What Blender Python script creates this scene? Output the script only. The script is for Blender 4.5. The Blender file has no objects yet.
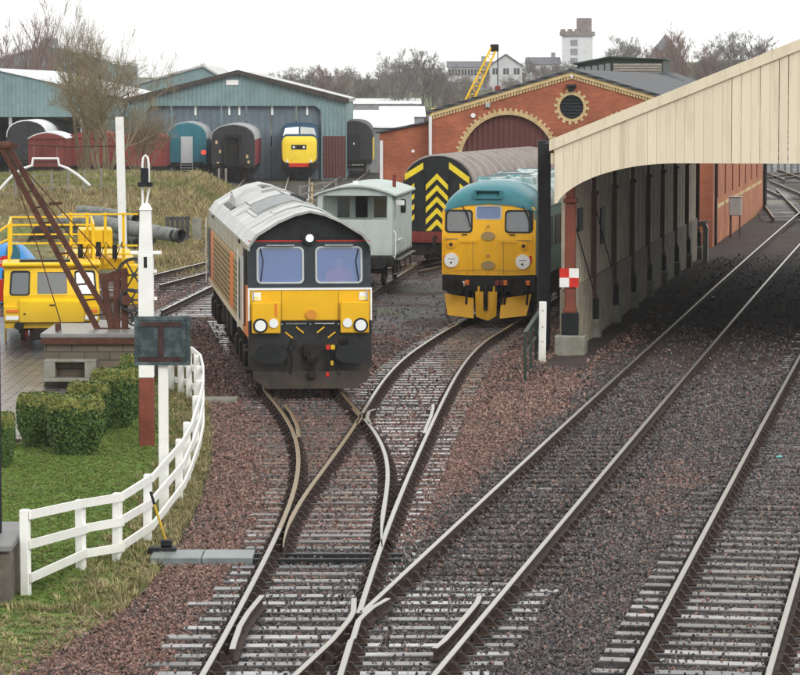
import bpy, bmesh, math, random
import numpy as np
from mathutils import Vector, Matrix, noise
random.seed(11)
R = math.radians
sc = bpy.context.scene
C = sc.collection

# ---------------------------------------------------------------- camera
F = 3300.0; HZ = 88.0; RT = 0.17; CZ = RT + 6.4     # focal length in photo pixels, horizon row, rail top, eye height
PITCH = math.atan((337.5 - HZ) / F)
cam = bpy.data.cameras.new('camera'); camo = bpy.data.objects.new('camera', cam); C.objects.link(camo)
camo.location = (0, 0, CZ); camo.rotation_euler = (math.pi / 2 - PITCH, 0, 0)
cam.sensor_width = 36; cam.lens = F * 36 / 800; cam.clip_start = 1; cam.clip_end = 6000
sc.camera = camo

# ---------------------------------------------------------------- sky, sun, exposure
SUN_EL, SUN_AZ = R(32), R(152)
w = bpy.data.worlds.new('World'); sc.world = w; w.use_nodes = True
nt = w.node_tree; nt.nodes.clear()
sky = nt.nodes.new('ShaderNodeTexSky'); sky.sky_type = 'NISHITA'; sky.sun_disc = False
sky.sun_elevation = SUN_EL; sky.sun_rotation = SUN_AZ; sky.air_density = 1.0; sky.dust_density = 3.0
hs = nt.nodes.new('ShaderNodeHueSaturation'); hs.inputs['Saturation'].default_value = 0.25
mx = nt.nodes.new('ShaderNodeMix'); mx.data_type = 'RGBA'; mx.inputs[0].default_value = 0.88   # closed white cloud deck
mx.inputs[7].default_value = (11.6, 11.65, 11.45, 1)
bg = nt.nodes.new('ShaderNodeBackground'); bg.inputs['Strength'].default_value = 0.105
ow = nt.nodes.new('ShaderNodeOutputWorld')
nt.links.new(sky.outputs[0], hs.inputs['Color']); nt.links.new(hs.outputs[0], mx.inputs[6])
nt.links.new(mx.outputs[2], bg.inputs['Color']); nt.links.new(bg.outputs[0], ow.inputs['Surface'])
sl = bpy.data.lights.new('sun', 'SUN'); sl.energy = 1.1; sl.angle = R(25); sl.color = (1, .96, .9)
so = bpy.data.objects.new('sun', sl); C.objects.link(so)
so.rotation_euler = (math.pi / 2 - SUN_EL, 0, math.pi - SUN_AZ)
sc.view_settings.view_transform = 'Standard'; sc.view_settings.look = 'None'
sc.view_settings.exposure = 0.28; sc.view_settings.gamma = 1
sc.render.engine = 'CYCLES'; sc.cycles.use_denoising = True
sc.cycles.max_bounces = 6; sc.cycles.transparent_max_bounces = 12; sc.cycles.volume_bounces = 3

# ---------------------------------------------------------------- helpers
def ray(x, y):
    return Vector((x - 400, F * math.cos(PITCH) + (337.5 - y) * math.sin(PITCH), (337.5 - y) * math.cos(PITCH) - F * math.sin(PITCH)))
def G(x, y, z=0.0):                      # photo pixel -> point on the level z
    d = ray(x, y); t = (z - CZ) / d.z
    return Vector((d.x * t, d.y * t, z))
def at(x, y, Y):                         # photo pixel -> point at distance Y
    d = ray(x, y); t = Y / d.y
    return Vector((d.x * t, Y, CZ + d.z * t))
def link(o, parent=None):
    C.objects.link(o)
    if parent is not None: o.parent = parent
    return o
def tag(o, label=None, cat=None, group=None, kind=None):
    if label: o['label'] = label
    if cat: o['category'] = cat
    if group: o['group'] = group
    if kind: o['kind'] = kind
    return o
def empty(name, loc, rz=0.0, label=None, cat=None, group=None, kind=None):
    o = bpy.data.objects.new(name, None); o.empty_display_size = .3
    link(o); o.location = loc; o.rotation_euler = (0, 0, rz)
    return tag(o, label, cat, group, kind)

class MB:
    def __init__(s): s.v = []; s.f = []
    def add(s, vs, fs):
        n = len(s.v); s.v += [tuple(p) for p in vs]; s.f += [tuple(i + n for i in f) for f in fs]; return s
    def box(s, x0, x1, y0, y1, z0, z1, m=None):
        vs = [(x, y, z) for z in (z0, z1) for y in (y0, y1) for x in (x0, x1)]
        if m is not None: vs = [m @ Vector(p) for p in vs]
        return s.add(vs, [(0, 2, 3, 1), (4, 5, 7, 6), (0, 1, 5, 4), (2, 6, 7, 3), (0, 4, 6, 2), (1, 3, 7, 5)])
    def cbox(s, x0, x1, y0, y1, z0, z1, b=.02):          # box with chamfered edges
        bm = bmesh.new(); bmesh.ops.create_cube(bm, size=1)
        for v in bm.verts: v.co = Vector((x0 if v.co.x < 0 else x1, y0 if v.co.y < 0 else y1, z0 if v.co.z < 0 else z1))
        bmesh.ops.bevel(bm, geom=list(bm.edges), offset=b, segments=1, affect='EDGES', clamp_overlap=True)
        bm.verts.index_update(); s.add([v.co for v in bm.verts], [[v.index for v in f.verts] for f in bm.faces]); bm.free(); return s
    def bar(s, a, b, w, h=None, up=(0, 0, 1)):           # square bar from a to b
        a = Vector(a); b = Vector(b); h = w if h is None else h
        d = (b - a).normalized(); u = Vector(up)
        if abs(d.dot(u)) > .98: u = Vector((0, 1, 0))
        x = d.cross(u).normalized() * w / 2; y = x.cross(d).normalized() * h / 2
        vs = [p + i * x + j * y for p in (a, b) for i, j in ((-1, -1), (1, -1), (1, 1), (-1, 1))]
        return s.add(vs, [(0, 3, 2, 1), (4, 5, 6, 7), (0, 1, 5, 4), (1, 2, 6, 5), (2, 3, 7, 6), (3, 0, 4, 7)])
    def tube(s, pts, r, n=8, caps=True):
        pts = [Vector(p) for p in pts]; k = len(pts)
        rs = r if isinstance(r, (list, tuple)) else [r] * k
        d = (pts[1] - pts[0]).normalized()
        u = d.orthogonal().normalized(); base = len(s.v)
        for i, p in enumerate(pts):
            if i == 0: t = pts[1] - pts[0]
            elif i == k - 1: t = pts[-1] - pts[-2]
            else: t = (pts[i + 1] - pts[i]).normalized() + (pts[i] - pts[i - 1]).normalized()
            t.normalize(); u = (u - t * u.dot(t)); u = u.normalized() if u.length > 1e-6 else t.orthogonal().normalized()
            q = t.cross(u)
            for j in range(n):
                a = 2 * math.pi * j / n; s.v.append(tuple(p + (u * math.cos(a) + q * math.sin(a)) * rs[i]))
        for i in range(k - 1):
            for j in range(n):
                a = base + i * n + j; b = base + i * n + (j + 1) % n
                s.f.append((a, b, b + n, a + n))
        if caps:
            s.f.append(tuple(base + j for j in reversed(range(n)))); s.f.append(tuple(base + (k - 1) * n + j for j in range(n)))
        return s
    def disc(s, c, r, axis, depth, n=20, rz=None):       # short drum; axis is the way it faces
        c = Vector(c); a = Vector(axis).normalized()
        if rz is None: return s.tube([c, c + a * depth], r, n)
        u = a.orthogonal().normalized()
        vs = []
        for e in (0, depth):
            for j in range(n):
                t = 2 * math.pi * j / n
                p = Vector((math.cos(t) * r, 0, math.sin(t) * rz)); vs.append(c + p + a * e)
        fs = [(j, (j + 1) % n, n + (j + 1) % n, n + j) for j in range(n)] + [tuple(reversed(range(n))), tuple(range(n, 2 * n))]
        return s.add(vs, fs)
    def loft(s, secs, closed=True, caps=True):
        base = len(s.v); n = len(secs[0])
        for q in secs: s.v += [tuple(p) for p in q]
        for i in range(len(secs) - 1):
            for j in range(n if closed else n - 1):
                a = base + i * n + j; b = base + i * n + (j + 1) % n
                s.f.append((a, b, b + n, a + n))
        if caps:
            s.f.append(tuple(base + j for j in reversed(range(n)))); s.f.append(tuple(base + (len(secs) - 1) * n + j for j in range(n)))
        return s
    def plate(s, outline, holes, y0, y1, f=None):        # plate in the xz plane with openings; f maps (x, y, z)
        loops = [outline] + holes
        flat = [p for l in loops for p in l]; n = len(flat)
        tb = bmesh.new(); tv = [tb.verts.new((p[0], p[1], 0)) for p in flat]; te = []; o = 0
        for l in loops:
            te += [tb.edges.new((tv[o + i], tv[o + (i + 1) % len(l)])) for i in range(len(l))]; o += len(l)
        tb.verts.index_update(); bmesh.ops.triangle_fill(tb, use_beauty=True, edges=te); tris = [[v.index for v in q.verts] for q in tb.faces]; tb.free()
        V = [(p[0], y0, p[1]) for p in flat] + [(p[0], y1, p[1]) for p in flat]
        FS = [tuple(t) for t in tris] + [tuple(n + i for i in reversed(t)) for t in tris]
        o = 0
        for l in loops:
            m = len(l)
            for i in range(m): FS.append((o + i, o + (i + 1) % m, n + o + (i + 1) % m, n + o + i))
            o += m
        if f is None: return s.add(V, FS)
        bm = bmesh.new(); bv = [bm.verts.new(p) for p in V]
        for q in FS:
            try: bm.faces.new([bv[i] for i in q])
            except ValueError: pass
        xs = [p[0] for p in flat]; zs = [p[1] for p in flat]
        for k in range(1, 10):
            bmesh.ops.bisect_plane(bm, geom=bm.verts[:] + bm.edges[:] + bm.faces[:], plane_co=(min(xs) + (max(xs) - min(xs)) * k / 10 + .0007, 0, 0), plane_no=(1, 0, 0))
        for zc in (1.6, 1.75, 2.17, 2.25):
            if min(zs) < zc < max(zs): bmesh.ops.bisect_plane(bm, geom=bm.verts[:] + bm.edges[:] + bm.faces[:], plane_co=(0, 0, zc + .0003), plane_no=(0, 0, 1))
        bm.verts.index_update(); r = s.add([f(*v.co) for v in bm.verts], [[v.index for v in q.verts] for q in bm.faces]); bm.free(); return r
    def mesh(s, name, mat, smooth=None):
        me = bpy.data.meshes.new(name); me.from_pydata(s.v, [], s.f); me.validate()
        bm = bmesh.new(); bm.from_mesh(me); bmesh.ops.recalc_face_normals(bm, faces=bm.faces); bm.to_mesh(me); bm.free()
        if mat: me.materials.append(mat)
        if smooth:
            me.polygons.foreach_set('use_smooth', [True] * len(me.polygons)); me.set_sharp_from_angle(angle=R(smooth))
        return me
    def build(s, name, mat, parent=None, smooth=None):
        return link(bpy.data.objects.new(name, s.mesh(name, mat, smooth)), parent)

def rrect(x0, x1, z0, z1, r, n=4):                       # rounded rectangle loop
    out = []
    for cx, cz, a0 in ((x1 - r, z0 + r, -90), (x1 - r, z1 - r, 0), (x0 + r, z1 - r, 90), (x0 + r, z0 + r, 180)):
        for i in range(n + 1):
            a = R(a0 + 90 * i / n); out.append((cx + r * math.cos(a), cz + r * math.sin(a)))
    return out
def circ(cx, cz, r, n=24):
    return [(cx + r * math.cos(2 * math.pi * i / n), cz + r * math.sin(2 * math.pi * i / n)) for i in range(n)]
def ring(outer, inner, y0, y1):                          # frame between two loops
    return MB().plate(outer, [inner], y0, y1)
def copy_tree(o, parent=None):
    c = o.copy(); link(c, parent)
    for ch in [k for k in C.objects if k.parent == o]: copy_tree(ch, c)
    return c

# ---------------------------------------------------------------- materials
MATS = {}
def M(name, col, rough=.7, var=.18, scale=2.0, bump=.15, bscale=25, metal=0.0, spec=.22, col2=None, stretch=(1, 1, 1), rnd=.0, ramp=(.35, .65), coat=0.0, world=False):
    m = bpy.data.materials.new(name); m.use_nodes = True; n = m.node_tree; L = n.links
    b = n.nodes['Principled BSDF']
    tc = n.nodes.new('ShaderNodeTexCoord'); mp = n.nodes.new('ShaderNodeMapping'); mp.inputs['Scale'].default_value = stretch
    if world:
        ge = n.nodes.new('ShaderNodeNewGeometry'); L.new(ge.outputs['Position'], mp.inputs['Vector'])
    else: L.new(tc.outputs['Object'], mp.inputs['Vector'])
    n1 = n.nodes.new('ShaderNodeTexNoise'); n1.inputs['Scale'].default_value = scale; n1.inputs['Detail'].default_value = 6; n1.inputs['Roughness'].default_value = .65
    L.new(mp.outputs[0], n1.inputs['Vector'])
    cr = n.nodes.new('ShaderNodeValToRGB'); cr.color_ramp.elements[0].position = ramp[0]; cr.color_ramp.elements[1].position = ramp[1]
    c2 = col2 if col2 else tuple(min(1, c * (1 + var)) for c in col); c1 = col if col2 else tuple(c * (1 - var) for c in col)
    cr.color_ramp.elements[0].color = (*c1, 1); cr.color_ramp.elements[1].color = (*c2, 1)
    L.new(n1.outputs['Fac'], cr.inputs['Fac']); out = cr.outputs['Color']
    if rnd:
        oi = n.nodes.new('ShaderNodeObjectInfo'); mr = n.nodes.new('ShaderNodeMapRange')
        mr.inputs['To Min'].default_value = 1 - rnd; mr.inputs['To Max'].default_value = 1 + rnd
        L.new(oi.outputs['Random'], mr.inputs['Value'])
        hv = n.nodes.new('ShaderNodeHueSaturation'); L.new(mr.outputs[0], hv.inputs['Value']); L.new(out, hv.inputs['Color']); out = hv.outputs['Color']
    L.new(out, b.inputs['Base Color'])
    b.inputs['Metallic'].default_value = metal; b.inputs['Specular IOR Level'].default_value = spec; b.inputs['Coat Weight'].default_value = coat
    b.inputs['Coat Roughness'].default_value = .15
    rr = n.nodes.new('ShaderNodeMapRange'); rr.inputs['To Min'].default_value = max(.05, rough - .12); rr.inputs['To Max'].default_value = min(1, rough + .12)
    L.new(n1.outputs['Fac'], rr.inputs['Value']); L.new(rr.outputs[0], b.inputs['Roughness'])
    if bump:
        n2 = n.nodes.new('ShaderNodeTexNoise'); n2.inputs['Scale'].default_value = bscale; n2.inputs['Detail'].default_value = 4
        L.new(mp.outputs[0], n2.inputs['Vector'])
        bp = n.nodes.new('ShaderNodeBump'); bp.inputs['Strength'].default_value = bump; bp.inputs['Distance'].default_value = .02
        L.new(n2.outputs['Fac'], bp.inputs['Height']); L.new(bp.outputs[0], b.inputs['Normal'])
    MATS[name] = m; return m
def nd(m, t): return m.node_tree.nodes.new(t)
def bsdf(m): return m.node_tree.nodes['Principled BSDF']


def grime(m, col, top, bottom, amt=.8, scale=3.0):       # dirt climbing from the running gear: dust colour mixed in below 'top' (local height)
    n = m.node_tree; L = n.links; b = bsdf(m); src = b.inputs['Base Color'].links[0].from_socket
    tc = n.nodes.new('ShaderNodeTexCoord'); sp = n.nodes.new('ShaderNodeSeparateXYZ'); L.new(tc.outputs['Object'], sp.inputs[0])
    no = n.nodes.new('ShaderNodeTexNoise'); no.inputs['Scale'].default_value = scale; no.inputs['Detail'].default_value = 5; L.new(tc.outputs['Object'], no.inputs['Vector'])
    mr = n.nodes.new('ShaderNodeMapRange'); mr.inputs['From Min'].default_value = top; mr.inputs['From Max'].default_value = bottom; L.new(sp.outputs['Z'], mr.inputs['Value'])
    mu = n.nodes.new('ShaderNodeMath'); mu.operation = 'MULTIPLY'; L.new(mr.outputs[0], mu.inputs[0])
    n3 = n.nodes.new('ShaderNodeMath'); n3.operation = 'MULTIPLY'; n3.inputs[1].default_value = amt * 1.6; L.new(no.outputs['Fac'], n3.inputs[0]); L.new(n3.outputs[0], mu.inputs[1]); mu.use_clamp = True
    mi = n.nodes.new('ShaderNodeMix'); mi.data_type = 'RGBA'; L.new(mu.outputs[0], mi.inputs[0]); L.new(src, mi.inputs[6]); mi.inputs[7].default_value = (*col, 1)
    L.new(mi.outputs[2], b.inputs['Base Color']); return m

black = M('black_paint', (.013, .015, .017), .5, .5, 3, .1)
underframe = M('underframe_black', (.02, .017, .015), .75, .6, 4, .3, 20, spec=.1)
navy = M('dark_blue_grey_paint', (.022, .030, .038), .35, .25, 2, .05)
yellow = grime(M('yellow_paint', (.82, .43, .016), .38, .07, 1.5, .04, stretch=(2.5, 2.5, .5)), (.45, .24, .05), 1.75, .6, .25, 5)
yellow66 = grime(M('deep_yellow_paint', (.74, .42, .012), .36, .07, 1.5, .04), (.25, .16, .05), 2.0, 1.0, .35)
machine_yellow = grime(M('machine_yellow_paint', (.78, .50, .012), .4, .1, 1.5, .05), (.22, .15, .05), 1.4, .3, .8)
black66 = grime(M('weathered_black_paint', (.012, .014, .017), .45, .5, 3, .1), (.075, .058, .042), 1.35, .1, .75, 4)
orange = M('orange_paint', (.68, .17, .03), .4, .1, 2, .05)
gold = M('gold_paint', (.35, .245, .11), .5, .2, 2, .05)
white = M('white_paint', (.8, .8, .78), .55, .06, 3, .08)
oldwhite = M('weathered_white_paint', (.80, .80, .77), .6, .1, 3, .2, 30, col2=(.66, .65, .60), ramp=(.5, .85), rnd=.05); grime(oldwhite, (.34, .36, .24), .38, -.1, .75, 7)
roofgrey = M('pale_grey_roof_paint', (.38, .39, .375), .3, .2, 1.1, .06, col2=(.16, .16, .145), ramp=(.42, .75), spec=.5)
frost = M('frosted_roof', (.8, .82, .83), .8, .15, 1.2, .2, 10, col2=(.45, .47, .48), ramp=(.5, .75))
rust = M('rusty_iron', (.055, .024, .018), .8, .5, 6, .4, 40, col2=(.11, .045, .03))
maroon = M('maroon_paint', (.16, .03, .025), .5, .2, 3, .1)
redpaint = M('red_paint', (.55, .03, .02), .45, .15, 3, .1)
concrete = M('mossy_concrete', (.27, .26, .23), .85, .2, 3, .4, 30, col2=(.15, .16, .11), ramp=(.4, .75))
darkstone = M('dark_wet_stone', (.16, .135, .11), .7, .3, 2.5, .6, 14, col2=(.07, .065, .055))
steel = M('galvanised_steel', (.42, .44, .45), .4, .15, 6, .08, metal=.6)
cream = M('cream_boarding', (.70, .62, .47), .6, .06, 1.6, .15, 30, stretch=(3.5, 3.5, .35), rnd=.05, col2=(.42, .36, .26), ramp=(.5, .92), world=True)
shedwall = M('pale_cream_panel', (.70, .63, .49), .75, .15, 1.5, .2, 12, col2=(.42, .37, .29), ramp=(.45, .75))
plinthcream = M('grimy_cream_plinth', (.50, .44, .34), .8, .2, 2, .3, 12, col2=(.28, .25, .19))
columnred = M('red_brown_paint', (.19, .055, .035), .5, .2, 3, .15)
glassm = bpy.data.materials.new('window_glass'); glassm.use_nodes = True
def make_glass(m, tint, alpha, refl):
    n = m.node_tree; n.nodes.clear(); L = n.links
    o = n.nodes.new('ShaderNodeOutputMaterial'); t = n.nodes.new('ShaderNodeBsdfTransparent'); t.inputs[0].default_value = (.8, .84, .86, 1)
    d = n.nodes.new('ShaderNodeBsdfDiffuse'); d.inputs[0].default_value = (*tint, 1)
    g = n.nodes.new('ShaderNodeBsdfGlossy'); g.inputs['Roughness'].default_value = .04
    a = n.nodes.new('ShaderNodeMixShader'); a.inputs[0].default_value = alpha; L.new(t.outputs[0], a.inputs[1]); L.new(d.outputs[0], a.inputs[2])
    fr = n.nodes.new('ShaderNodeFresnel'); fr.inputs[0].default_value = 1.5
    ad = n.nodes.new('ShaderNodeMath'); ad.inputs[1].default_value = refl; L.new(fr.outputs[0], ad.inputs[0])
    b = n.nodes.new('ShaderNodeMixShader'); L.new(ad.outputs[0], b.inputs[0]); L.new(a.outputs[0], b.inputs[1]); L.new(g.outputs[0], b.inputs[2]); L.new(b.outputs[0], o.inputs[0])
make_glass(glassm, (.25, .3, .33), .12, .06)
cabglass = bpy.data.materials.new('blue_reflection_glass'); cabglass.use_nodes = True; make_glass(cabglass, (.14, .31, .85), .24, .05)  # blue reflection on the panes put into the diffuse colour
dirtyglass = bpy.data.materials.new('dirty_glass'); dirtyglass.use_nodes = True; make_glass(dirtyglass, (.35, .36, .34), .22, .05)
lens = M('lamp_glass', (.75, .77, .78), .12, .03, 2, 0)
blueint = M('pale_blue_cab_lining', (.34, .44, .72), .6, .1, 2, 0)

def lamp_mat(name, col, st):
    m = bpy.data.materials.new(name); m.use_nodes = True; b = bsdf(m)
    b.inputs['Emission Color'].default_value = (*col, 1); b.inputs['Emission Strength'].default_value = st; b.inputs['Base Color'].default_value = (*col, 1); return m
litlamp = lamp_mat('lit_headlamp', (1, .96, .88), .8)
redlamp = lamp_mat('red_tail_lamp', (1, .05, .03), 1.2)

def brickmat(name, c1, c2, mortar, rough=.85, scale=1.0):
    m = bpy.data.materials.new(name); m.use_nodes = True; n = m.node_tree; L = n.links; b = bsdf(m)
    tc = n.nodes.new('ShaderNodeTexCoord'); sp = n.nodes.new('ShaderNodeSeparateXYZ'); L.new(tc.outputs['Object'], sp.inputs[0])
    ad = n.nodes.new('ShaderNodeMath'); L.new(sp.outputs['X'], ad.inputs[0]); L.new(sp.outputs['Y'], ad.inputs[1])
    cb = n.nodes.new('ShaderNodeCombineXYZ'); L.new(ad.outputs[0], cb.inputs[0]); L.new(sp.outputs['Z'], cb.inputs[1])
    br = n.nodes.new('ShaderNodeTexBrick'); br.inputs['Scale'].default_value = scale; br.inputs['Brick Width'].default_value = .225; br.inputs['Row Height'].default_value = .075
    br.inputs['Mortar Size'].default_value = .006; br.inputs['Color1'].default_value = (*c1, 1); br.inputs['Color2'].default_value = (*c2, 1); br.inputs['Mortar'].default_value = (*mortar, 1)
    L.new(cb.outputs[0], br.inputs['Vector'])
    no = n.nodes.new('ShaderNodeTexNoise'); no.inputs['Scale'].default_value = .9; no.inputs['Detail'].default_value = 5; L.new(tc.outputs['Object'], no.inputs['Vector'])
    hv = n.nodes.new('ShaderNodeHueSaturation'); mr = n.nodes.new('ShaderNodeMapRange'); mr.inputs['From Min'].default_value = .3; mr.inputs['From Max'].default_value = .7
    mr.inputs['To Min'].default_value = .72; mr.inputs['To Max'].default_value = 1.18
    L.new(no.outputs['Fac'], mr.inputs['Value']); L.new(mr.outputs[0], hv.inputs['Value']); L.new(br.outputs['Color'], hv.inputs['Color']); L.new(hv.outputs[0], b.inputs['Base Color'])
    bp = n.nodes.new('ShaderNodeBump'); bp.inputs['Strength'].default_value = .5; bp.inputs['Distance'].default_value = .01; bp.invert = True
    L.new(br.outputs['Fac'], bp.inputs['Height']); L.new(bp.outputs[0], b.inputs['Normal']); b.inputs['Roughness'].default_value = rough
    return m
brick = brickmat('red_brick', (.40, .112, .05), (.30, .08, .038), (.27, .14, .095))
brick_orange = brickmat('orange_brick', (.46, .165, .075), (.38, .13, .055), (.32, .19, .12))
oldbrick = brickmat('dark_wet_masonry', (.16, .125, .09), (.10, .085, .065), (.05, .05, .04), scale=.4)
setts = brickmat('wet_granite_setts', (.17, .16, .15), (.08, .075, .07), (.02, .02, .018), rough=.3, scale=.42)
for n_ in setts.node_tree.nodes:
    if n_.type == 'BUMP': n_.inputs['Distance'].default_value = .05; n_.inputs['Strength'].default_value = 1.0
    if n_.type == 'TEX_BRICK': setts.node_tree.links.new([q for q in setts.node_tree.nodes if q.type == 'TEX_COORD'][0].outputs['Object'], n_.inputs['Vector']); n_.inputs['Mortar Size'].default_value = .016; n_.inputs['Mortar Smooth'].default_value = .6; n_.inputs['Row Height'].default_value = .11

def ribbed(name, col, axis, freq, rough=.6, var=.16, depth=.03):
    m = M(name, col, rough, var, .7, 0); n = m.node_tree; L = n.links
    tc = n.nodes.new('ShaderNodeTexCoord'); sp = n.nodes.new('ShaderNodeSeparateXYZ'); L.new(tc.outputs['Object'], sp.inputs[0])
    mu = n.nodes.new('ShaderNodeMath'); mu.operation = 'MULTIPLY'; mu.inputs[1].default_value = freq * 2 * math.pi; L.new(sp.outputs[axis], mu.inputs[0])
    si = n.nodes.new('ShaderNodeMath'); si.operation = 'SINE'; L.new(mu.outputs[0], si.inputs[0])
    bp = n.nodes.new('ShaderNodeBump'); bp.inputs['Strength'].default_value = .8; bp.inputs['Distance'].default_value = depth; L.new(si.outputs[0], bp.inputs['Height'])
    L.new(bp.outputs[0], bsdf(m).inputs['Normal']); return m
cladding = ribbed('green_grey_cladding', (.17, .255, .265), 'X', 3.3)
doorsheet = ribbed('blue_grey_door_sheet', (.115, .15, .18), 'X', 2.0, var=.15)
slate = ribbed('dark_slate', (.062, .067, .076), 'Z', 6, .6, .3)
brownboard = ribbed('purple_brown_boarding', (.115, .045, .040), 'X', 4.5, .7, .12)
# ---------------------------------------------------------------- rails measured in the photo -> smooth world curves
def fit(px, deg, z=RT):
    P = [G(x, y, z) for x, y in px]; Y = np.array([p.y for p in P]); X = np.array([p.x for p in P])
    c = np.polyfit(Y - 60, X, deg); y0, y1 = Y.min(), Y.max(); dc = np.polyder(c)
    def f(y):
        q = min(max(y, y0), y1)
        return float(np.polyval(c, q - 60) + np.polyval(dc, q - 60) * (y - q))
    return f, y0, y1
STOCK_L = [(202,675),(229,626),(246,596),(263,562),(273.5,540),(288.6,508),(296.4,475),(298,449),(293.3,432),(282.7,413),(273,400)]
STOCK_R = [(338,675),(346,656),(353,638),(360,613),(364,598),(370,578),(377,558),(383,540),(390.5,517.4),(400,493.7),(410,470),(421.6,447.4),(433.5,423.7),(444,400),(453.6,378.7),(464,361),(478.5,346.7),(495,336),(511.7,325.4)]
SW_L = [(281,551),(286,539),(293,517),(304,496),(323,467.7),(342,441.6),(358.5,420),(363,413),(374,394),(386,377.5),(398,363),(412,351.5),(431,339.6),(447.7,330),(462,321)]
SW_R = [(381.5,545),(382,531.6),(385,503),(387,475),(385.7,458),(380,439),(369,423),(362,417),(345.5,397)]
T2L = [(292,675),(308,660),(340,630),(380,592),(400,573),(420,555),(436,540),(473,511.7),(520,472),(566.7,425.3),(604,390.5),(634,362),(664.5,332),(710.7,287.6),(753,250),(800,213)]
T2R = [(429,675),(460,640),(473,621),(520,567.7),(566.7,511.7),(613,460),(660,411),(680.5,380),(717.8,339),(753,300),(800,248)]
T3L = [(628.5,675),(644,645),(665,606),(688,562),(723,501),(760,425),(782,389),(800,355.6)]
T3R = [(771,675),(800,572.6)]
f_sl, f_sr, f_wl, f_wr = fit(STOCK_L, 5)[0], fit(STOCK_R, 5)[0], fit(SW_L, 5)[0], fit(SW_R, 4)[0]
f_2l = fit(T2L, 2)[0]; f_3l = fit(T3L, 2)[0]
def off(f, g=1.505):                     # the other rail, one gauge to the right
    def h(y):
        s = (f(y + .5) - f(y - .5)); return f(y) + g * math.sqrt(1 + s * s)
    return h
f_2r, f_3r = off(f_2l), off(f_3l)
y66 = G(310, 391, RT).y; A66 = R(5.6)
def f_66(y, s):                           # straight siding on which the black locomotive stands
    return G(310, 391, RT).x - (y - y66) * math.tan(A66) + s * .7525
_sl, _wr = f_sl, f_wr
def blend(f, s, a=69.0, b=74.0):
    def h(y):
        t = min(1, max(0, (y - a) / (b - a))); t = t * t * (3 - 2 * t)
        return (1 - t) * f(min(y, b)) + t * f_66(y, s)
    return h
f_sl, f_wr = blend(_sl, -1), blend(_wr, 1)
p26 = G(488, 322, RT); A26 = R(8.6)
def f_26(y, s): return p26.x + (y - p26.y) * math.tan(A26) + s * .7525
def blend2(f, s, a=82.0, b=91.0):
    def h(y):
        t = min(1, max(0, (y - a) / (b - a))); t = t * t * (3 - 2 * t)
        return (1 - t) * f(min(y, b)) + t * f_26(y, s)
    return h
f_sr, f_wl = blend2(f_sr, 1), blend2(f_wl, -1)

# ---------------------------------------------------------------- ground
def ground_mat(name, stops, scale, rough, bump=.6, bscale=18, moss=None, mossamt=.55):
    m = bpy.data.materials.new(name); m.use_nodes = True; n = m.node_tree; L = n.links; b = bsdf(m)
    ge = n.nodes.new('ShaderNodeNewGeometry')
    a = n.nodes.new('ShaderNodeTexNoise'); a.inputs['Scale'].default_value = scale; a.inputs['Detail'].default_value = 8; a.inputs['Roughness'].default_value = .7; L.new(ge.outputs['Position'], a.inputs['Vector'])
    cr = n.nodes.new('ShaderNodeValToRGB'); el = cr.color_ramp.elements
    while len(el) < len(stops): el.new(.5)
    for e, (p, c) in zip(el, stops): e.position = p; e.color = (*c, 1)
    L.new(a.outputs['Fac'], cr.inputs['Fac']); out = cr.outputs['Color']
    vo = n.nodes.new('ShaderNodeTexVoronoi'); vo.inputs['Scale'].default_value = bscale; L.new(ge.outputs['Position'], vo.inputs['Vector'])
    mv = n.nodes.new('ShaderNodeMix'); mv.data_type = 'RGBA'; mv.blend_type = 'OVERLAY'; mv.inputs[0].default_value = .45; L.new(out, mv.inputs[6])
    bw = n.nodes.new('ShaderNodeRGBToBW'); L.new(vo.outputs['Color'], bw.inputs[0]); L.new(bw.outputs[0], mv.inputs[7]); out = mv.outputs[2]
    if moss:
        k = n.nodes.new('ShaderNodeTexNoise'); k.inputs['Scale'].default_value = .16; k.inputs['Detail'].default_value = 6; k.inputs['Roughness'].default_value = .7; L.new(ge.outputs['Position'], k.inputs['Vector'])
        r2 = n.nodes.new('ShaderNodeMapRange'); r2.inputs['From Min'].default_value = mossamt; r2.inputs['From Max'].default_value = mossamt + .13; L.new(k.outputs['Fac'], r2.inputs['Value'])
        mm = n.nodes.new('ShaderNodeMix'); mm.data_type = 'RGBA'; L.new(r2.outputs[0], mm.inputs[0]); L.new(out, mm.inputs[6]); mm.inputs[7].default_value = (*moss, 1); out = mm.outputs[2]
    L.new(out, b.inputs['Base Color']); b.inputs['Roughness'].default_value = rough; b.inputs['Specular IOR Level'].default_value = .14
    bp = n.nodes.new('ShaderNodeBump'); bp.inputs['Strength'].default_value = bump; bp.inputs['Distance'].default_value = .05; L.new(vo.outputs['Distance'], bp.inputs['Height']); L.new(bp.outputs[0], b.inputs['Normal'])
    return m
cinder = ground_mat('wet_cinder_ground', [(.3, (.045, .043, .045)), (.7, (.10, .094, .094))], .8, .6, .5, 12, moss=(.085, .105, .04), mossamt=.54)
ballast_bed = ground_mat('ballast_bed', [(.3, (.035, .03, .029)), (.5, (.07, .054, .05)), (.72, (.12, .085, .075))], 1.2, .75, 1, 16)
yard_bed = ground_mat('mossy_yard_bed', [(.3, (.035, .032, .032)), (.5, (.06, .052, .05)), (.72, (.10, .085, .08))], .7, .75, .8, 14, moss=(.085, .10, .045), mossamt=.52)
grassy = ground_mat('lawn_soil', [(.3, (.075, .12, .03)), (.55, (.12, .19, .045)), (.75, (.17, .18, .07))], .55, .9, .5, 30)
rough_grass = ground_mat('rough_grass_soil', [(.3, (.11, .12, .05)), (.5, (.20, .17, .085)), (.7, (.25, .20, .11))], .12, .95, .5, 10, moss=(.10, .15, .04), mossamt=.47)
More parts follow.
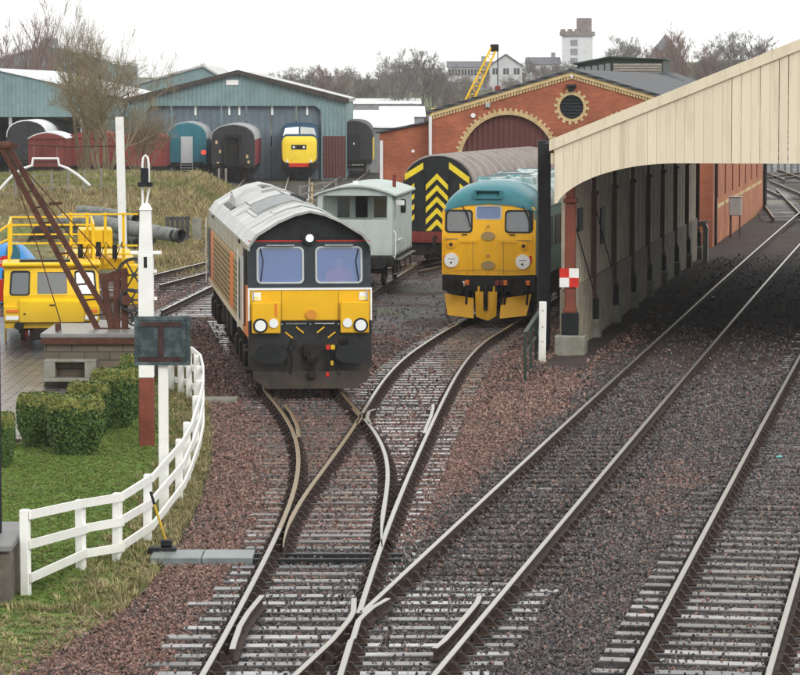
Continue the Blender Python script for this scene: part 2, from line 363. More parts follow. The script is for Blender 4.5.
fieldm = ground_mat('distant_field', [(.3, (.07, .10, .05)), (.6, (.14, .14, .08))], .01, .95, .2, 3)

def ss(a, b, x):
    t = min(1, max(0, (x - a) / (b - a))); return t * t * (3 - 2 * t)
def sheet(name, x0, x1, y0, y1, step, hf, mat, label=None, cond=None):
    nx = int((x1 - x0) / step) + 1; ny = int((y1 - y0) / step) + 1
    vs = [(x0 + i * step, y0 + j * step, hf(x0 + i * step, y0 + j * step)) for j in range(ny) for i in range(nx)]
    fs = []
    for j in range(ny - 1):
        for i in range(nx - 1):
            if cond and not cond(x0 + (i + .5) * step, y0 + (j + .5) * step): continue
            a = j * nx + i; fs.append((a, a + 1, a + nx + 1, a + nx))
    b = MB(); b.v = vs; b.f = fs
    o = b.build(name, mat, None, 60); tag(o, label, None, None, 'structure'); return o
g = MB(); g.add([(-3000, -1500, -.2), (3000, -1500, -.2), (3000, 5000, -.2), (-3000, 5000, -.2)], [(0, 1, 2, 3)])
tag(g.build('ground', cinder), kind='structure')

def inpoly(x, y, P):
    c = False; n = len(P)
    for i in range(n):
        a = P[i]; b = P[i - 1]
        if (a[1] > y) != (b[1] > y) and x < (b[0] - a[0]) * (y - a[1]) / (b[1] - a[1]) + a[0]: c = not c
    return c
LAWN_PX = [(-90, 700), (30, 668), (75, 640), (128, 606), (170, 560), (200, 505), (213, 455), (210, 405), (198, 368), (170, 352), (120, 366), (60, 398), (20, 440), (-90, 452)]
LAWN = [(p.x, p.y) for p in (G(x, y, 0) for x, y in LAWN_PX)]
def ballast_h(x, y):
    up = .09 * ss(60, 72, y) * ss(-1.8, -1.1, x - f_2l(y))
    return -.062 + up * .6 + .018 * noise.noise((x * .5, y * .5, 3)) + .012 * noise.noise((x * 2, y * 2, 7))
YARD = sheet('ballast', -12, 26, 14, 150, .7, ballast_h, ballast_bed, cond=lambda x, y: -(.13 * y + 3) < x < .16 * y + 6)
sheet('yard_ground', -14, 62, 150, 318, 2.0, lambda x, y: -.12 + .03 * noise.noise((x * .4, y * .4, 3)), yard_bed)
def lawn_h(x, y): return -.05 + .07 * ss(0, 1.0, edge_d(x, y)) + .02 * noise.noise((x * .6, y * .6, 1))
def edge_d(x, y):
    best = 9
    for i in range(len(LAWN)):
        a = LAWN[i]; b = LAWN[i - 1]; dx, dy = b[0] - a[0], b[1] - a[1]
        t = max(0, min(1, ((x - a[0]) * dx + (y - a[1]) * dy) / (dx * dx + dy * dy)))
        best = min(best, math.hypot(a[0] + t * dx - x, a[1] + t * dy - y))
    return best
def lawn_mesh():
    b = MB(); st = .22; idx = {}
    xs = [p[0] for p in LAWN]; ys = [p[1] for p in LAWN]
    nx = int((max(xs) - min(xs)) / st) + 2; ny = int((max(ys) - min(ys)) / st) + 2
    def vid(i, j):
        if (i, j) not in idx:
            x = min(xs) + i * st; y = min(ys) + j * st; ins = inpoly(x, y, LAWN)
            idx[i, j] = len(b.v); b.v.append((x, y, lawn_h(x, y) if ins else -.11))
        return idx[i, j]
    for j in range(ny):
        for i in range(nx):
            if inpoly(min(xs) + (i + .5) * st, min(ys) + (j + .5) * st, LAWN): b.f.append((vid(i, j), vid(i + 1, j), vid(i + 1, j + 1), vid(i, j + 1)))
    return b
tag(lawn_mesh().build('lawn', grassy, None, 60), kind='structure')
# granite setts in front of the crane
TARM = [(p.x, p.y) for p in (G(x, y, 0) for x, y in [(374, 335), (378, 272), (440, 258), (446, 300), (440, 326), (405, 338)])]
TARM = [p for i in range(len(TARM)) for p in [(TARM[i][0] + (TARM[(i + 1) % len(TARM)][0] - TARM[i][0]) * t / 14 + .35 * noise.noise((i * 3 + t * .37, 1, 2)), TARM[i][1] + (TARM[(i + 1) % len(TARM)][1] - TARM[i][1]) * t / 14 + 1.2 * noise.noise((i * 3 + t * .41, 5, 2))) for t in range(14)]]
b = MB(); b.v = [(x, y, -.06) for x, y in TARM]; b.f = [tuple(range(len(TARM)))]
tag(b.build('tarmac_path', cinder), kind='structure')
SETT = [(p.x, p.y) for p in (G(x, y, 0) for x, y in [(-140, 452), (0, 446), (25, 436), (64, 398), (128, 362), (150, 352), (152, 322), (60, 316), (-140, 316)])]
b = MB(); b.v = [(x, y, -.03) for x, y in SETT]; b.f = [tuple(range(len(SETT)))]
tag(b.build('cobbled_yard', setts), kind='structure')
# rough bank on the left
def bank_h(x, y):
    r = ss(112, 128, y) * (1 - ss(203, 214, y))
    side = ss(-6.2 - (y - 112) * .03, -8.8 - (y - 112) * .045, x)
    return -.25 + (r * side) * (.45 + 1.1 * ss(150, 196, y) + .22 * noise.noise((x * .2, y * .12, 2)) + .07 * noise.noise((x * .9, y * .6, 4)))
sheet('grass_bank', -48, -4, 108, 218, 1.0, bank_h, rough_grass)
# hills behind the town
def hill_h(x, y):
    t = ss(330, 760, y)
    return -1 + t * (9.5 + 3.5 * noise.noise((x * .006, y * .004, 5)) + 3 * ss(0, 110, x)) 
sheet('hills', -420, 460, 320, 1000, 20, hill_h, fieldm)

# ---------------------------------------------------------------- tracks
def rail_material(name, topcol, rough):
    m = M(name, (.055, .033, .024), .75, .4, 5, .3, 30, col2=(.034, .025, .022)); n = m.node_tree; L = n.links; b = bsdf(m)
    src = b.inputs['Base Color'].links[0].from_socket; rs = b.inputs['Roughness'].links[0].from_socket
    ge = n.nodes.new('ShaderNodeNewGeometry'); sp = n.nodes.new('ShaderNodeSeparateXYZ'); L.new(ge.outputs['True Normal'], sp.inputs[0])
    sz = n.nodes.new('ShaderNodeSeparateXYZ'); L.new(ge.outputs['Position'], sz.inputs[0])
    g1 = n.nodes.new('ShaderNodeMath'); g1.operation = 'GREATER_THAN'; g1.inputs[1].default_value = .75; L.new(sp.outputs['Z'], g1.inputs[0])
    g2 = n.nodes.new('ShaderNodeMath'); g2.operation = 'GREATER_THAN'; g2.inputs[1].default_value = RT - .02; L.new(sz.outputs['Z'], g2.inputs[0])
    mu = n.nodes.new('ShaderNodeMath'); mu.operation = 'MULTIPLY'; L.new(g1.outputs[0], mu.inputs[0]); L.new(g2.outputs[0], mu.inputs[1])
    mi = n.nodes.new('ShaderNodeMix'); mi.data_type = 'RGBA'; L.new(mu.outputs[0], mi.inputs[0]); L.new(src, mi.inputs[6]); mi.inputs[7].default_value = (*topcol, 1); L.new(mi.outputs[2], b.inputs['Base Color'])
    mr = n.nodes.new('ShaderNodeMix'); L.new(mu.outputs[0], mr.inputs[0]); L.new(rs, mr.inputs[2]); mr.inputs[3].default_value = rough; L.new(mr.outputs[0], b.inputs['Roughness'])
    me = n.nodes.new('ShaderNodeMath'); me.operation = 'MULTIPLY'; me.inputs[1].default_value = .85; L.new(mu.outputs[0], me.inputs[0]); L.new(me.outputs[0], b.inputs['Metallic'])
    return m
bright_rail = rail_material('polished_rail', (.44, .425, .39), .3)
dull_rail = rail_material('dull_brown_rail', (.32, .24, .14), .35)
wood = M('wet_grey_sleeper', (.085, .08, .08), .3, .3, 2.5, .2, 22, stretch=(.6, 5, 5), rnd=.4, col2=(.03, .027, .027), ramp=(.4, .75), spec=.5, coat=.8)
wn = wood.node_tree; wr_ = wn.nodes.new('ShaderNodeMapRange'); wr_.inputs['From Min'].default_value = .4; wr_.inputs['From Max'].default_value = .58; wr_.inputs['To Max'].default_value = .95; wr_.inputs['To Min'].default_value = .25
wx = wn.nodes.new('ShaderNodeTexNoise'); wx.inputs['Scale'].default_value = 1.1; wx.inputs['Detail'].default_value = 5; wg = wn.nodes.new('ShaderNodeNewGeometry'); wn.links.new(wg.outputs['Position'], wx.inputs['Vector']); wn.links.new(wx.outputs['Fac'], wr_.inputs['Value']); wn.links.new(wr_.outputs[0], bsdf(wood).inputs['Coat Weight'])
darkwood = M('dark_tarred_sleeper', (.05, .047, .047), .42, .3, 2.5, .3, 22, stretch=(.6, 5, 5), rnd=.3, spec=.4, coat=.5)
chairm = M('rusty_chair_iron', (.038, .024, .02), .7, .4, 12, .3, 60)
PROF = [(-.07, 0), (.07, 0), (.07, .014), (.012, .03), (.012, .105), (.036, .12), (.036, .145), (.028, .152), (-.028, .152), (-.036, .145), (-.036, .12), (-.012, .105), (-.012, .03), (-.07, .014)]
def rail_obj(pts, mat, parent, name='rail', taper=0):
    b = MB(); secs = []
    for i, p in enumerate(pts):
        a = pts[max(0, i - 1)]; c = pts[min(len(pts) - 1, i + 1)]; t = (c - a); t.z = 0; t.normalize(); nrm = Vector((t.y, -t.x, 0))
        k = min(1, .22 + .78 * i / taper) if taper else 1
        secs.append([p + nrm * x * k + Vector((0, 0, z - .152)) for x, z in PROF])
    b.loft(secs); return b.build(name, mat, parent)
def rail_f(f, y0, y1, mat, parent, step=1.2, taper=0):
    n = max(2, int((y1 - y0) / step)); return rail_obj([Vector((f(y), y, RT)) for y in (y0 + (y1 - y0) * i / n for i in range(n + 1))], mat, parent, 'rail', taper)
def sleeper_mesh(L, w=.25, h=.13, name='sleeper', mat=None):
    return MB().cbox(-L / 2, L / 2, -w / 2, w / 2, -h, 0, .012).mesh(name, mat)
def chair_mesh():
    b = MB().cbox(-.17, .17, -.09, .09, 0, .03, .01)
    for s in (-1, 1):
        b.loft([[(s * .035, y, .03), (s * .15, y, .03), (s * .075, y, .13), (s * .04, y, .13)] for y in (-.05, .05)])
    for x, y in ((-.14, -.06), (.14, .06)): b.tube([(x, y, .03), (x, y, .055)], .02, 6)
    return b.mesh('rail_chair', chairm)
CHAIR = chair_mesh(); SL = {}
SLEEPER_BOXES = []
def sleeper(track, a, b, z, mat, rails=(), chairs=True):
    if mat is wood and random.random() < .22: mat = darkwood
    a = Vector(a); b = Vector(b); L = round((b - a).length, 1); k = (L, mat.name)
    if k not in SL: SL[k] = sleeper_mesh(L, mat=mat)
    o = link(bpy.data.objects.new('sleeper', SL[k]), track); mid = (a + b) / 2
    o.location = (mid.x, mid.y, z); d = b - a; ang = math.atan2(d.y, d.x); o.rotation_euler = (random.gauss(0, .008), random.gauss(0, .004), ang + random.gauss(0, .009))
    SLEEPER_BOXES.append((mid.x, mid.y, L / 2, z))
    if chairs:
        for rx in rails:
            c = link(bpy.data.objects.new('rail_chair', CHAIR), o); c.location = ((rx - mid.x) / math.cos(ang), 0, .001); c.scale.z = (RT - .152 + .03 - z) / .035 if False else 1
    return o
SZ = RT - .152 - .012                     # sleeper top: rails sit in the chairs
# lead and turnout serving the two locomotives
T1 = empty('railway_turnout', (0, 0, 0), kind='structure')
FR1 = G(363, 414, RT).y; SWY = G(283, 547, RT).y; XNG = G(360, 613, RT).y
rail_f(f_sl, 16, SWY + 2, bright_rail, T1); rail_f(f_sl, SWY + 2.01, 94, dull_rail, T1); rail_f(f_sr, XNG, 145, bright_rail, T1)
rail_f(f_wl, SWY, FR1 - .1, dull_rail, T1, .8, 4); rail_f(f_wl, FR1 + .2, 145, bright_rail, T1)
rail_f(f_wr, SWY, FR1 - .9, bright_rail, T1, .8, 4); rail_f(f_wr, FR1 + .1, 94, dull_rail, T1)
def bent(pts, mat, parent, name):         # short rail through given world points
    return rail_obj([Vector((p[0], p[1], RT)) for p in pts], mat, parent, name)
def W(x, y): q = G(x, y, RT); return (q.x, q.y)
bent([W(232, 649), W(234, 642), W(240, 625), W(248, 612), W(256, 602), W(262, 595)], bright_rail, T1, 'check_rail')
bent([W(424, 433), W(427, 425), W(431, 416), W(433, 408), W(433, 404)], bright_rail, T1, 'check_rail')
bent([W(299, 437), W(297, 425), W(291, 412), W(285, 405)], dull_rail, T1, 'check_rail')
bent([W(375, 409), W(369, 411), W(367, 417), W(370, 424)], bright_rail, T1, 'wing_rail')
bent([W(357, 423), W(361, 417), W(353, 408)], dull_rail, T1, 'wing_rail')
bent([(f_sr(16), 16)] + [(f_sr(y), y) for y in range(20, 40, 3)] + [W(353, 638), W(358.5, 620), W(362, 616), W(372, 607), W(388, 598)], bright_rail, T1, 'wing_rail')
# through line into the station
T2 = empty('railway_track', (0, 0, 0), kind='structure')
rail_f(f_2l, XNG + .05, 175, bright_rail, T2, 2); rail_f(f_2r, 16, 175, bright_rail, T2, 2)
bent([(f_2l(16), 16)] + [(f_2l(y), y) for y in range(20, 39, 3)] + [W(340, 630), W(349, 619), W(353.5, 611), W(354, 598)], bright_rail, T2, 'wing_rail')
bent([W(434, 648), W(444, 640), W(456, 627), W(468, 613), W(477, 602), W(479.5, 596)], bright_rail, T2, 'check_rail')
T3 = empty('railway_track', (0, 0, 0), kind='structure')
rail_f(f_3l, 16, 175, bright_rail, T3, 2); rail_f(f_3r, 16, 175, bright_rail, T3, 2)
# timbers
y = 17.0
while y < 132:
    sp = .64
    if y < FR1 + 4:
        near = y < 43
        right = f_2r(y) + .55 if near else (f_sr(y) + .5)
        left = f_sl(y) - random.choice((.45, .5, .62, .8, .55))
        rl = [f_sl(y), f_sr(y)] + ([f_2l(y), f_2r(y)] if near else []) + ([f_wl(y), f_wr(y)] if y > SWY else [])
        if near and random.random() < .45:
            m_ = f_2l(y) + .1 if y < 38 else f_sr(y) + .35
            sleeper(T1, (left, y, 0), (min(m_, right - 1), y, 0), SZ, wood, [r for r in rl if r < m_ - .1], y > 30)
            sleeper(T2, (min(m_, right - 1) + .05, y + .05, 0), (right, y + .05, 0), SZ - .005, wood, [r for r in rl if r > m_ + .1], y > 30)
        else:
            sleeper(T1, (left, y, 0), (right, y, 0), SZ - (.02 if y > 47 and random.random() < .4 else 0), wood, rl, y > 30)
    else:
        for fa, fb, lim, tb in ((f_sl, f_wr, 93, T1), (f_wl, f_sr, 100, T1)):
            if y < lim: sleeper(tb, (fa(y) - .52, y, 0), (fb(y) + .52, y, 0), SZ - .005, wood, (fa(y), fb(y)), y < 90)
    y += sp + random.gauss(0, .02)
for T, fa, fb, y0, y1, buried in ((T2, f_2l, f_2r, 43.2, 140, .03), (T3, f_3l, f_3r, 17, 140, .0)):
    y = y0
    while y < y1:
        s = fa(y + .5) - fa(y - .5); x0, x1 = fa(y) - .52, fb(y) + .52
        z = SZ - (buried if y > 44 or T is T3 else 0) - (random.random() * .03 if (T is T2 or y > 50) else 0)
        m_ = wood if T is T2 or y < 60 else darkwood
        sleeper(T, (x0, y, 0), (x1, y - s * (x1 - x0), 0), z, m_, (fa(y), fb(y)), 30 < y < 85)
        y += .65 + random.gauss(0, .02)
# sidings running off behind the crane on the left
def siding(pa, pb, ext0, ext1, mat, spc=.7, nsl=True, z=RT):
    a, b_ = G(*pa, z), G(*pb, z); d = (b_ - a).normalized(); a2 = a - d * ext0; b2 = b_ + d * ext1; nrm = Vector((d.y, -d.x, 0)) * 1.505
    t = empty('railway_siding', (0, 0, 0), kind='structure')
    rail_obj([a2, (a2 + b2) / 2, b2], mat, t); rail_obj([a2 + nrm, (a2 + b2) / 2 + nrm, b2 + nrm], mat, t)
    if nsl:
        L = (b2 - a2).length; s = 0
        while s < L:
            p = a2 + d * s; sleeper(t, p - nrm * .36, p + nrm * 1.36, SZ - .01 - random.random() * .02, wood, (), False); s += spc
    return t
siding((166, 308), (209, 287), 1, 16, bright_rail)
siding((156, 274), (209, 261), 6, 25, bright_rail, 1.2)
# ---------------------------------------------------------------- station train shed on the right
A9 = R(9.0)
S0 = G(570, 352, 0.0); S0.z = 0
shed = empty('train_shed', S0, -A9, 'cream boarded station train shed with open arched gable over the through tracks', 'train shed')
RIDGE = 8.6; EAVE = 5.25; SLOPE = math.tan(R(22)); LEN = 47.0; XE = -.28
GY = -1.15                                  # the boarded gable hangs a little in front of the first column
def ztop(x): return EAVE + SLOPE * ((x - XE) if x < RIDGE else (2 * RIDGE - x - XE))
def zbot(x):
    xx = x if x < RIDGE else 2 * RIDGE - x
    if xx > 2.75: return 4.74
    return 4.74 - .98 * (1 - math.sqrt(max(0, 1 - ((2.75 - xx) / 3.1) ** 2))) / (1 - math.sqrt(1 - (2.97 / 3.1) ** 2)) if xx > -.2 else 3.75
x = XE; bw = .228; wear = random.Random(4)
while x < 2 * RIDGE - XE - .1:
    b = MB(); n = 3; gp_ = wear.choice((.003, .004, .005, .006)) + (wear.choice((0, .004, .012)) if x > 3.5 else 0)
    for i in range(n):
        xa, xb = x + (bw - gp_) * i / n, x + (bw - gp_) * (i + 1) / n
        vs = [(xa, GY, zbot(xa)), (xb, GY, zbot(xb)), (xb, GY, ztop(xb) - .12), (xa, GY, ztop(xa) - .12)]
        b.loft([vs, [(p[0], GY + .05 + random.random() * .008, p[2]) for p in vs]])
    o = b.build('board', cream, shed); x += bw
for s in (0, 1):                            # barge boards
    pts = [(XE - .12, ztop(XE) - .05), (RIDGE, ztop(RIDGE) - .0)]
    if s: pts = [(2 * RIDGE - p[0], p[1]) for p in pts]
    b = MB().loft([[(p[0], y_, p[1] + dz) for y_, dz in ((GY - .07, -.17), (GY - .003, -.17), (GY - .003, .10), (GY - .07, .10))] for p in pts]); b.build('barge_board', cream, shed)
b = MB()
for s in (0, 1):                            # roof sheets, run the length of the shed
    q = [(XE - .25, ztop(XE) - .03), (RIDGE, ztop(RIDGE) + .08)]
    if s: q = [(2 * RIDGE - p[0], p[1]) for p in q]
    MB().loft([[(q[0][0], y_, q[0][1]), (q[1][0], y_, q[1][1]), (q[1][0], y_, q[1][1] - .1), (q[0][0], y_, q[0][1] - .1)] for y_ in (GY + .06, LEN)]).build('roof_slope', slate, shed)
MB().box(XE - .1, -.12, GY + .055, LEN, 4.72, 4.97).build('eaves_beam', cream, shed)
NCOL = 9; CS = LEN / (NCOL - 1) - .02
for i in range(NCOL):
    y_ = i * CS
    k_ = .13 if i == 0 else .08
    c = MB().cbox(-k_, k_, y_ - k_, y_ + k_, 1.02, 3.72, .03).cbox(-k_ - .04, k_ + .04, y_ - k_ - .04, y_ + k_ + .04, 3.72, 3.84, .02).cbox(-k_ - .03, k_ + .03, y_ - k_ - .03, y_ + k_ + .03, .98, 1.1, .02).cbox(-k_ + .02, k_ - .02, y_ - k_ + .02, y_ + k_ - .02, 3.84, 4.73, .02).build('column', columnred if i == 0 else M('dark_brown_column', (.09, .05, .04), .6) if 'dark_brown_column' not in MATS else MATS['dark_brown_column'], shed)  # columns past the first use a darker brown
    MB().cbox(-k_ - .07, k_ + .07, y_ - k_ - .07, y_ + k_ + .07, .42, .98, .02).build('column_base', black, shed)
    MB().cbox(-.36, .40 if i == 0 else .2, y_ - .36, y_ + .36, -.2, .43, .03).build('footing', concrete, shed)
    t = MB(); ya = y_ + .25                    # trusses
    if i % 2 == 0:
        t.bar((0, ya, 4.85), (2 * RIDGE, ya, 4.85), .1)
        for s in (0, 1):
            e = lambda q: q if not s else 2 * RIDGE - q
            t.bar((e(.1), ya, 4.9), (e(RIDGE), ya, ztop(RIDGE) - .15), .12)
            t.bar((e(4), ya, 4.85), (e(4), ya, ztop(4) - .15), .07); t.bar((e(4), ya, ztop(4) - .2), (e(RIDGE), ya, 4.85), .07)
        t.build('roof_truss', black, shed)
    if i < NCOL - 1:
        p = MB().box(-.24, -.06, y_ + .13, y_ + CS - .13, 1.55, 4.72)
        for k in range(1, 4): p.box(-.058, -.045, y_ + k * CS / 4 - .03, y_ + k * CS / 4 + .03, 1.6, 4.7)
        p.build('wall_panel', shedwall, shed)
        MB().cbox(-.3, .02, y_ + .38, y_ + CS - .38, -.2, 1.55, .02).build('plinth_panel', plinthcream, shed)
        if i < 2: MB().tube([(-.02, y_ + .15, 3.6), (.04, y_ + CS - .4, 1.25)], .018, 5).build('tie_rod', black, shed)
MB().box(2 * RIDGE + .15, 2 * RIDGE + .3, 0, LEN, -.2, 4.7).build('far_wall', shedwall, shed)
# brown blinds board hung on wall
MB().cbox(-.057, -.02, 2.2, 3.3, 2.9, 3.5, .01).build('notice_board', black, shed)
MB().cbox(-.057, -.02, 8.2, 9.3, 2.3, 3.3, .01).build('notice_board', black, shed)
# red and white chequered board on the first column
ck = empty('chequer_board', S0 + Vector((0, 0, 0)), -A9, 'small red and white chequered square board fixed to the first shed column', 'sign')
for i in range(2):
    for j in range(2):
        MB().box(-.25 + i * .24, -.01 + i * .24, -.19, -.165, 1.63 + j * .235, 1.865 + j * .235).build('square', redpaint if (i + j) % 2 else white, ck)
MB().box(-.2, .18, -.163, -.131, 1.7, 2.0).build('backing', black, ck)
# black post, white marker, low railing at the foot of the shed
bp_ = at(544.5, 355, 83); 
o = MB().cbox(-.16, .16, -.16, .16, -.2, 5.25, .02).build('gate_post', black); o.location = (bp_.x, 83.5, 0)
tag(o, 'tall square black post beside the yellow fronted locomotive', 'post')
MB().bar((.05, 0, 4.85), (.75, .15, 4.85), .05).build('bracket', black, o)
wm = G(542, 360, 0); o = MB().cbox(-.09, .09, -.05, .05, -.1, 1.42, .015).build('marker_post', oldwhite); o.location = (wm.x, wm.y, 0); o.rotation_euler = (0, R(.6), 0)
tag(o, 'short white marker post at the foot of the black post', 'post')
for k in (.45, .8, 1.2): MB().disc((0, -.05, k), .015, (0, -1, 0), .004, 8).build('bolt', black, o)
rl = empty('railing', (0, 0, 0), 0, 'low dark green steel railing left of the white marker post', 'railing')
a, c_ = G(525, 379, 0), G(541, 350, 0)
dkgreen = M('dark_green_paint', (.03, .045, .035), .5)
for k in range(4):
    q = a.lerp(c_, k / 3); MB().bar((q.x, q.y, -.15), (q.x, q.y, 1.02), .07).build('post', dkgreen, rl)
MB().bar((a.x, a.y, 1.05), (c_.x, c_.y, 1.05), .09, .05).build('top_rail', dkgreen, rl)
MB().bar((a.x, a.y, .55), (c_.x, c_.y, .55), .04).build('mid_rail', dkgreen, rl)

# ---------------------------------------------------------------- brick goods shed with two arches
P1 = G(712, 246, 0); WB = 11.8
bc = P1 + Vector((-math.cos(A9), math.sin(A9), 0)) * WB / 2; bc.z = 0
goods = empty('brick_goods_shed', bc, -A9, 'red brick gabled goods shed with two boarded arches and a round window', 'shed')
HW = WB / 2; EV = 5.55; AP = 7.25
def arch(cx, r, zs, z0, n=20): return [(cx + r, z0)] + [(cx + r * math.cos(math.pi * i / n), zs + r * math.sin(math.pi * i / n)) for i in range(n + 1)] + [(cx - r, z0)]
outline = [(-HW, -.2), (HW, -.2), (HW, EV), (0, AP), (-HW, EV)]
AR = 2.0; AZ = 3.45; WZ = 5.78
holes = [arch(-2.68, AR, AZ, -.1), arch(2.68, AR, AZ, -.1), circ(0, WZ, .5)]
MB().plate(outline, holes, 0, .35).build('gable_wall', brick, goods)
for cx in (-2.68, 2.68):
    MB().plate(arch(cx, AR - .002, AZ, -.1), [], .2, .26).build('arch_boarding', brownboard, goods)
    MB().box(cx - AR + .02, cx + AR - .02, .15, .197, 3.5, 3.62).build('transom', brownboard, goods)
buff = M('buff_stone', (.55, .42, .22), .8, .15, 4, .2, rnd=.1)
for cx in (-2.68, 2.68):                    # toothed arch rings, each stone its own
    for k in range(61):
        a0, a1 = math.pi * k / 61 + .004, math.pi * (k + 1) / 61 - .004; r1 = AR + (.28 if k % 2 else .17)
        vs = [(cx + r_ * math.cos(t), AZ + r_ * math.sin(t)) for r_, t in ((AR, a0), (r1, a0), (r1, a1), (AR, a1))]
        MB().loft([[(p[0], y_, p[1]) for p in vs] for y_ in (-.035, .1)]).build('voussoir', buff, goods)
for k in range(32):
    a0, a1 = 2 * math.pi * k / 32 + .01, 2 * math.pi * (k + 1) / 32 - .01; r1 = .5 + (.24 if k % 2 else .12)
    vs = [(r_ * math.cos(t), WZ + r_ * math.sin(t)) for r_, t in ((.5, a0), (r1, a0), (r1, a1), (.5, a1))]
    MB().loft([[(p[0], y_, p[1]) for p in vs] for y_ in (-.035, .1)]).build('window_stone', buff, goods)
rw = MB().plate(circ(0, WZ, .498), [], .12, .16).build('round_window', black, goods)
lv = MB()
for k in range(7): zz = WZ - .42 + k * .14; hw_ = math.sqrt(max(.01, .49 ** 2 - (zz - WZ) ** 2)) - .02; lv.box(-hw_, hw_, .06, .118, zz - .02, zz + .035)
lv.build('louvre', navy, rw)
for s in (-1, 1):                           # stone verge and dark roof edge
    for k in range(48):
        xa, xb = s * HW * k / 48, s * HW * (k + .7) / 48
        za, zb = AP - (AP - EV) * abs(xa) / HW, AP - (AP - EV) * abs(xb) / HW
        MB().loft([[(xa, y_, za - .30), (xb, y_, zb - .30), (xb, y_, zb - .16), (xa, y_, za - .16)] for y_ in (-.05, .02)]).build('dentil', buff, goods)
    MB().loft([[(0, y_, AP - .16), (s * HW, y_, EV - .16), (s * HW, y_, EV), (0, y_, AP)] for y_ in (-.09, .03)]).build('verge_stone', buff, goods)
    MB().loft([[(0, y_, AP + .003), (s * (HW + .25), y_, EV - .07), (s * (HW + .25), y_, EV + .05), (0, y_, AP + .12)] for y_ in (-.16, 44)]).build('roof_slope', slate, goods)
    MB().loft([[(s * HW, y_, -.2), (s * (HW - .3), y_, -.2), (s * (HW - .3), y_, EV - .12), (s * HW, y_, EV - .12)] for y_ in (.352, 44)]).build('side_wall', brick_orange, goods)
for k in range(7):                          # buttress-like dark slots on the long right wall
    yk = 3 + k * 5.6
    MB().box(HW + .002, HW + .05, yk, yk + .22, 1.9, EV - .3).build('recess', columnred, goods)
    MB().box(HW + .002, HW + .02, yk + .4, yk + 5.2, 1.45, 1.6).build('string_course', buff, goods)
dpipe = M('white_downpipe', (.7, .71, .72), .4, .05)
MB().tube([(-HW - .06, -.12, .1), (-HW - .06, -.12, EV - .15)], .07, 8).build('downpipe', dpipe, goods)
MB().tube([(HW + .12, .5, 0), (HW + .12, .5, EV - .2)], .06, 8).build('downpipe', black, goods)
MB().tube([(HW + .12, 43.8, 0), (HW + .12, 43.8, EV - .2)], .1, 8).build('downpipe', black, goods)
lampb = MB().cbox(-.2, .2, -.28, -.02, 6.58, 6.72, .03).cbox(-.14, .14, -.22, -.04, 6.46, 6.58, .02).build('flood_lamp', black, goods)
MB().cbox(-.05, .05, -.1, -.01, 7.0, 7.12, .01).build('sensor', white, goods)
MB().cbox(-3.62, -3.42, -.2, -.02, 5.75, 5.95, .02).build('junction_box', steel, goods)
for xx in (-4.1, -8.0): pass
MB().disc((-4.15, -.02, 5.42), .1, (0, -1, 0), .06, 12).build('bell', white, goods)
MB().cbox(-.55, .55, .1, .2, .1, .3, .01).build('door_sill', concrete, goods)
# lean-to on the left
MB().plate([(-HW - 2.35, -.2), (-HW - .02, -.2), (-HW - .02, 5.12), (-HW - 2.35, 4.66)], [], .6, 12).build('lean_to_wall', brick, goods)
MB().loft([[(-HW - 2.5, y_, 4.65), (-HW - .02, y_, 5.14), (-HW - .02, y_, 5.22), (-HW - 2.5, y_, 4.73)] for y_ in (.45, 12.2)]).build('lean_to_roof', slate, goods)
MB().tube([(-HW - 2.25, .5, 0), (-HW - 2.25, .5, 4.35)], .07, 8).build('downpipe', dpipe, goods)
MB().disc((-HW - .9, .58, 3.9), .07, (0, -1, 0), .05, 10).build('lamp', white, goods)
# meter cabinet by the long wall
q = G(735, 237, 0); cb = empty('meter_cabinet', (q.x, q.y, 0), -A9, 'small grey meter cabinet on a post by the orange brick wall', 'cabinet')
MB().cbox(-.28, .28, -.15, .15, .95, 1.75, .03).build('box', steel, cb); MB().cbox(-.32, .32, -.2, .2, 1.753, 1.8, .02).build('lid', steel, cb)
MB().bar((-.2, 0, -.1), (-.2, 0, .95), .1).build('leg', rust, cb); MB().bar((.2, 0, -.1), (.2, 0, .95), .06).build('leg', rust, cb)
# valve stand at the shed end
q = G(712, 262, 0); vs_ = empty('standpipe', (q.x - .25, q.y, 0), -A9, 'pale lagged standpipe at the far end of the shed wall', 'pipe')
MB().tube([(0, 0, -.1), (0, 0, 1.3), (-.08, 0, 1.45), (-.3, 0, 1.45)], .11, 8).build('pipe', steel, vs_); MB().disc((0, 0, 1.5), .16, (0, 0, 1), .06, 12).build('hand_wheel', white, vs_)

# ---------------------------------------------------------------- slate roofed building with lantern behind
lb = at(618, 100, 182); ln = empty('lantern_roof_shed', (lb.x, 182, 0), -A9, 'slate roofed shed with glazed roof lantern showing above the brick gable', 'shed')
def pr(px, py, Y=182): q = at(px, py, Y); return q.x - lb.x, q.z
xr, _ = pr(725, 0); xl = -4.6; zr = 7.45
MB().box(xl, xr, 0, 18, -.2, 5.9).build('wall', brick, ln)
MB().add([(xl - .2, -.2, 5.88), (xr + .2, -.2, 5.88), (xr + .2, 18.2, 5.88), (xl - .2, 18.2, 5.88), (xl + .3, 5.5, zr), (xr - 3.6, 5.5, zr), (xr - 3.6, 12.5, zr), (xl + .3, 12.5, zr)],
    [(0, 1, 5, 4), (1, 2, 6, 5), (2, 3, 7, 6), (3, 0, 4, 7), (4, 5, 6, 7), (3, 2, 1, 0)]).build('roof', slate, ln)
xa = pr(566, 0)[0]; xm = pr(602, 0)[0]; xb = pr(655, 0)[0]; z0 = zr - .15
louv = M('weathered_louvre_wood', (.22, .20, .17), .8, .3, 3, .3, col2=(.36, .33, .28))
